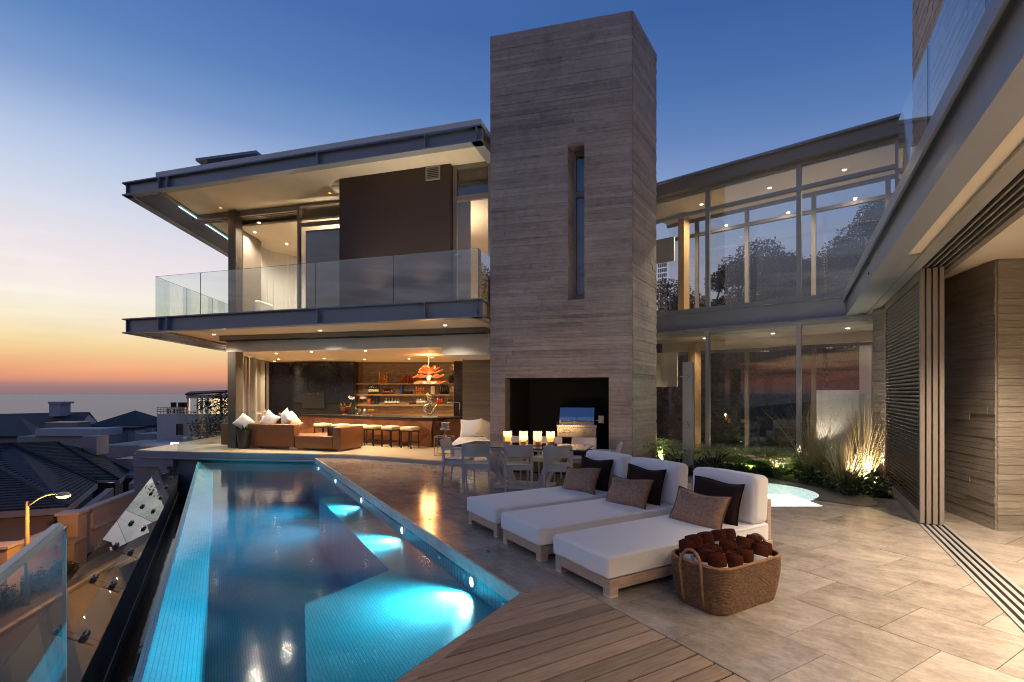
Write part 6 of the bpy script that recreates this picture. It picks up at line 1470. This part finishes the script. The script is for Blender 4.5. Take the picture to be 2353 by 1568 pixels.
GR = [(0,(405,440,472,505),.40,.050,'tall',BM['amber'],BM['gold'],'slim amber bottle on the top shelf','amber bottles on the top shelf'), (0,(727,770,813,857,900),.37,.042,'tall',BM['red'],None,'reddish bottle left of the chandelier, top shelf','reddish bottles on the top shelf'),
      (1,(262,292,320,349,380),.40,.048,'tall',BM['dark'],BM['label'],'dark bottle with cream label, middle shelf','dark labelled bottles on the middle shelf'), (1,(467,508,543,588),.25,.055,'square',BM['dark'],BM['redlab'],'squat dark bottle with pale label, middle shelf','squat bottles on the middle shelf'),
      (1,(942,974,1008,1045),.38,.052,'tall',BM['gold'],BM['redlab'],'golden bottle with red label on the middle shelf','golden bottles on the middle shelf'), (1,(1290,1320,1350,1383),.39,.048,'tall',BM['dark'],None,'plain dark wine bottle, right of middle shelf','dark wine bottles on the middle shelf'),
      (2,(245,272),.30,.05,'square',BM['red'],None,'reddish box bottle on the bottom shelf','reddish bottles on the bottom shelf'), (2,(505,545,592,635,676),.24,.050,'round',BM['cl'],BM['label'],'round bellied bottle on the bottom shelf','round bottles on the bottom shelf'),
      (2,(850,872,894,918),.12,.035,'square',BM['dark'],None,'small dark jar bottle on the bottom shelf','small jars on the bottom shelf'), (2,(958,990,1023,1055),.30,.050,'tall',BM['cl'],BM['label'],'clear bottle with pale label behind the sculpture','clear bottles on the bottom shelf'),
      (2,(1243,1275,1308),.30,.045,'tall',BM['red'],None,'faint reddish bottle right of the sculpture','reddish bottles right of the sculpture'), (2,(1410,1455,1497),.22,.052,'round',BM['dark'],BM['label'],'round dark bottle, right end of bottom shelf','round dark bottles on the bottom shelf')]
for (sh_, xs_, h, r, kd, bm_, lb_, l, g_) in GR:
    pr_ = None
    for i, x in enumerate(xs_):
        loc = V(((P3(x)-CX)/F*19.1, 19.1+.02*(i%2), SZ[sh_])); n = len(xs_); od = ordn[i] if i < n-1 else 'rightmost'
        if pr_ is None: pr_ = bottle(kd,h,r,bm_,lb_); o = pr_
        else: o = copy_tree(pr_)
        o.location = loc; o['label'] = '%s, %s of its row' % (l, od); o['group'] = g_
def shelfbox(sh_, x0, x1, h, m_, l, nm='gift_box', d=.1):
    a, b = (P3(x0)-CX)/F*19.1, (P3(x1)-CX)/F*19.1; tag(MB().box(((a+b)/2,19.1,SZ[sh_]+h/2),(b-a,d,h)).build(nm, m_, origin=((a+b)/2,19.1,SZ[sh_]), bev=.006), l, 'box')
shelfbox(1,712,736,.37,BM['blue'],'tall bright blue box on the middle shelf'); shelfbox(1,740,756,.36,BM['dark'],'narrow dark box beside the blue one on the middle shelf'); shelfbox(1,762,890,.11,BM['dark'],'long flat dark case on the middle shelf','flat_case'); shelfbox(1,1146,1205,.30,BM['label'],'pale square framed card on the middle shelf','framed_card',.03)
for i, x in enumerate((300,340,378)): shelfbox(2,x-15,x+13,.36-.01*i,BM['dark'],'dark grey upright box on the bottom shelf, '+['left','middle','right'][i]+' of three')
potplant(P3(1440),0,19.1,.06,.09,.16,'small dark pot plant at the right end of the top shelf',21,zb=SZ[0])
potplant(P3(75),0,17.4,.05,.08,.16,'white orchid pot at the left end behind the bar',23,'orchid',zb=BT)
# television, ice bucket, glasses, tap
tv = thing('television', 'wall mounted dark television in the black cabinet', 'television', at(720,922,18.66)); a, b = at(694,905,18.66), at(747,939,18.66)
MB().box(((a.x+b.x)/2,18.655,(a.z+b.z)/2),(b.x-a.x,.04,a.z-b.z)).build('casing', M['black'], tv, bev=.004); MB().box(((a.x+b.x)/2,18.632,(a.z+b.z)/2),(b.x-a.x-.05,.006,a.z-b.z-.05)).build('screen', mat('television_glass',(.016,.015,.015),.25,var=.03), tv)
q = on_line(793.5, bcn-bn*.3, bd); ib = thing('ice_bucket', 'footed copper ice bucket on the bar', 'ice bucket', Z(q,BT))
MB().lathe([(.10,0),(.10,.012),(.045,.03),(.045,.06),(.10,.10),(.15,.17),(.17,.27),(.175,.275),(.16,.27),(.13,.16),(0,.12)], (0,0,0), 24).build('bowl', M['copper'], ib, world=False, smooth=True)
for i, (dx, an) in enumerate(((-.07,-.35),(.10,.4),(.0,-.1))):
    t = thing('champagne_bottle', 'champagne bottle neck in the copper bucket, '+['left','right with gold foil','middle'][i], 'bottle', Z(q,BT)+V((dx,0,.17)), 0, 'bottles in the ice bucket'); t.rotation_euler = (0,an,0)
    MB().lathe([(.04,-.04),(.042,.06),(.018,.15),(.016,.22)], (0,0,0), 10).build('glass_body', BM['dark'] if i != 1 else BM['gold'], t, world=False, smooth=True); MB().lathe([(.018,.14),(.018,.235),(0,.235)], (0,0,0), 10).build('foil', BM['gold'], t, world=False)
q = on_line(829, bcn-bn*.3, bd); tag(MB().box((q.x,q.y,BT+.008),(.55,.3,.015),HR).build('serving_tray', M['chrome'], origin=Z(q,BT)), 'flat steel tray under the glasses on the bar', 'tray')
for i, (dx, h, m_) in enumerate(((-.15,.08,M['glass']),(-.03,.19,M['copper']),(.06,.15,M['glass']),(.13,.21,M['chrome']))):
    tag(MB().lathe([(.035,0),(.042,h),(.038,h),(.03,.01),(0,.01)], Z(q+e1*dx,BT+.016), 14).build('tumbler', m_, origin=Z(q+e1*dx,BT+.016), smooth=True), ['short clear glass on the bar tray','copper shaker on the bar tray','clear tumbler on the bar tray','tall steel shaker on the bar tray'][i], 'glass')
q = on_line(P3(285), bcn-bn*.3, bd); tag(MB().lathe([(.05,0),(.01,.02),(.01,.10),(.09,.15),(.10,.20),(.06,.20),(0,.13)], Z(q,BT), 16).build('fruit_bowl', BM['gold'], origin=Z(q,BT), smooth=True), 'small golden footed bowl on the bar', 'bowl')
q = V((-1.62,15.5,BT)); tag(MB().tube([(q.x,q.y,BT),(q.x,q.y,BT+.42),(q.x-.04,q.y,BT+.44),(q.x-.32,q.y,BT+.44),(q.x-.34,q.y,BT+.40)], .014, 8).build('bar_tap', M['chrome'], origin=q, smooth=True), 'tall chrome tap at the right end of the bar', 'tap')
# daybed by the tower, wire side table with glass lantern
db = thing('cushioned_bench', 'white upholstered bench against the concrete pier beside the tower', 'bench', (-1.0,13.2,ZF))
MB().box((-1.0,13.2,ZF+.10),(1.02,1.9,.2)).build('base', M['hwhite'], db, bev=.01); rbox((0,0,.255),(1.04,1.9,.13),'seat_cushion',M['fabric'],db,.04,3)
c = cushion('bench_cushion', .62, .50, .18, M['fabric'], None, (-1.12,13.75,.70), (-.2,0,-.05), None, 31); tag(c, 'large white cushion standing on the bench by the pier', 'cushion')
c = cushion('bench_cushion', .46, .48, .17, M['hide'], None, (-.72,13.45,.70), (-.25,.45,.35), None, 32); tag(c, 'tan cushion turned on its corner on the bench', 'cushion')
sd = thing('wire_side_table', 'thin metal frame side table beside the bench', 'side table', (-1.72,12.75,ZF)); m = MB(); a, b = .22, .46
for x in (-a,a):
    for y in (-a,a): m.bar((x,y,0),(x,y,b),.012)
for z in (.006,b): m.bar((-a,-a,z),(a,-a,z),.012).bar((-a,a,z),(a,a,z),.012).bar((-a,-a,z),(-a,a,z),.012).bar((a,-a,z),(a,a,z),.012)
m.build('wire_frame', M['steel_l'], sd, world=False); MB().box((0,0,b-.004),(.42,.42,.006)).build('table_top', M['glass'], sd, world=False)
ln = thing('glass_candle_stand', 'silver candle stand with faceted glass shade on the side table', 'candle stand', (-1.70,12.7,ZF+b)); MB().lathe([(.07,0),(.06,.012),(.012,.03),(.012,.16)], (0,0,0), 14).build('stem', M['chrome'], ln, world=False, smooth=True)
MB().lathe([(.012,.16),(.13,.17),(.135,.20),(.10,.22),(.10,.34),(.12,.36),(.115,.365),(.09,.35)], (0,0,0), 10).build('glass_shade', M['chrome'], ln, world=False)
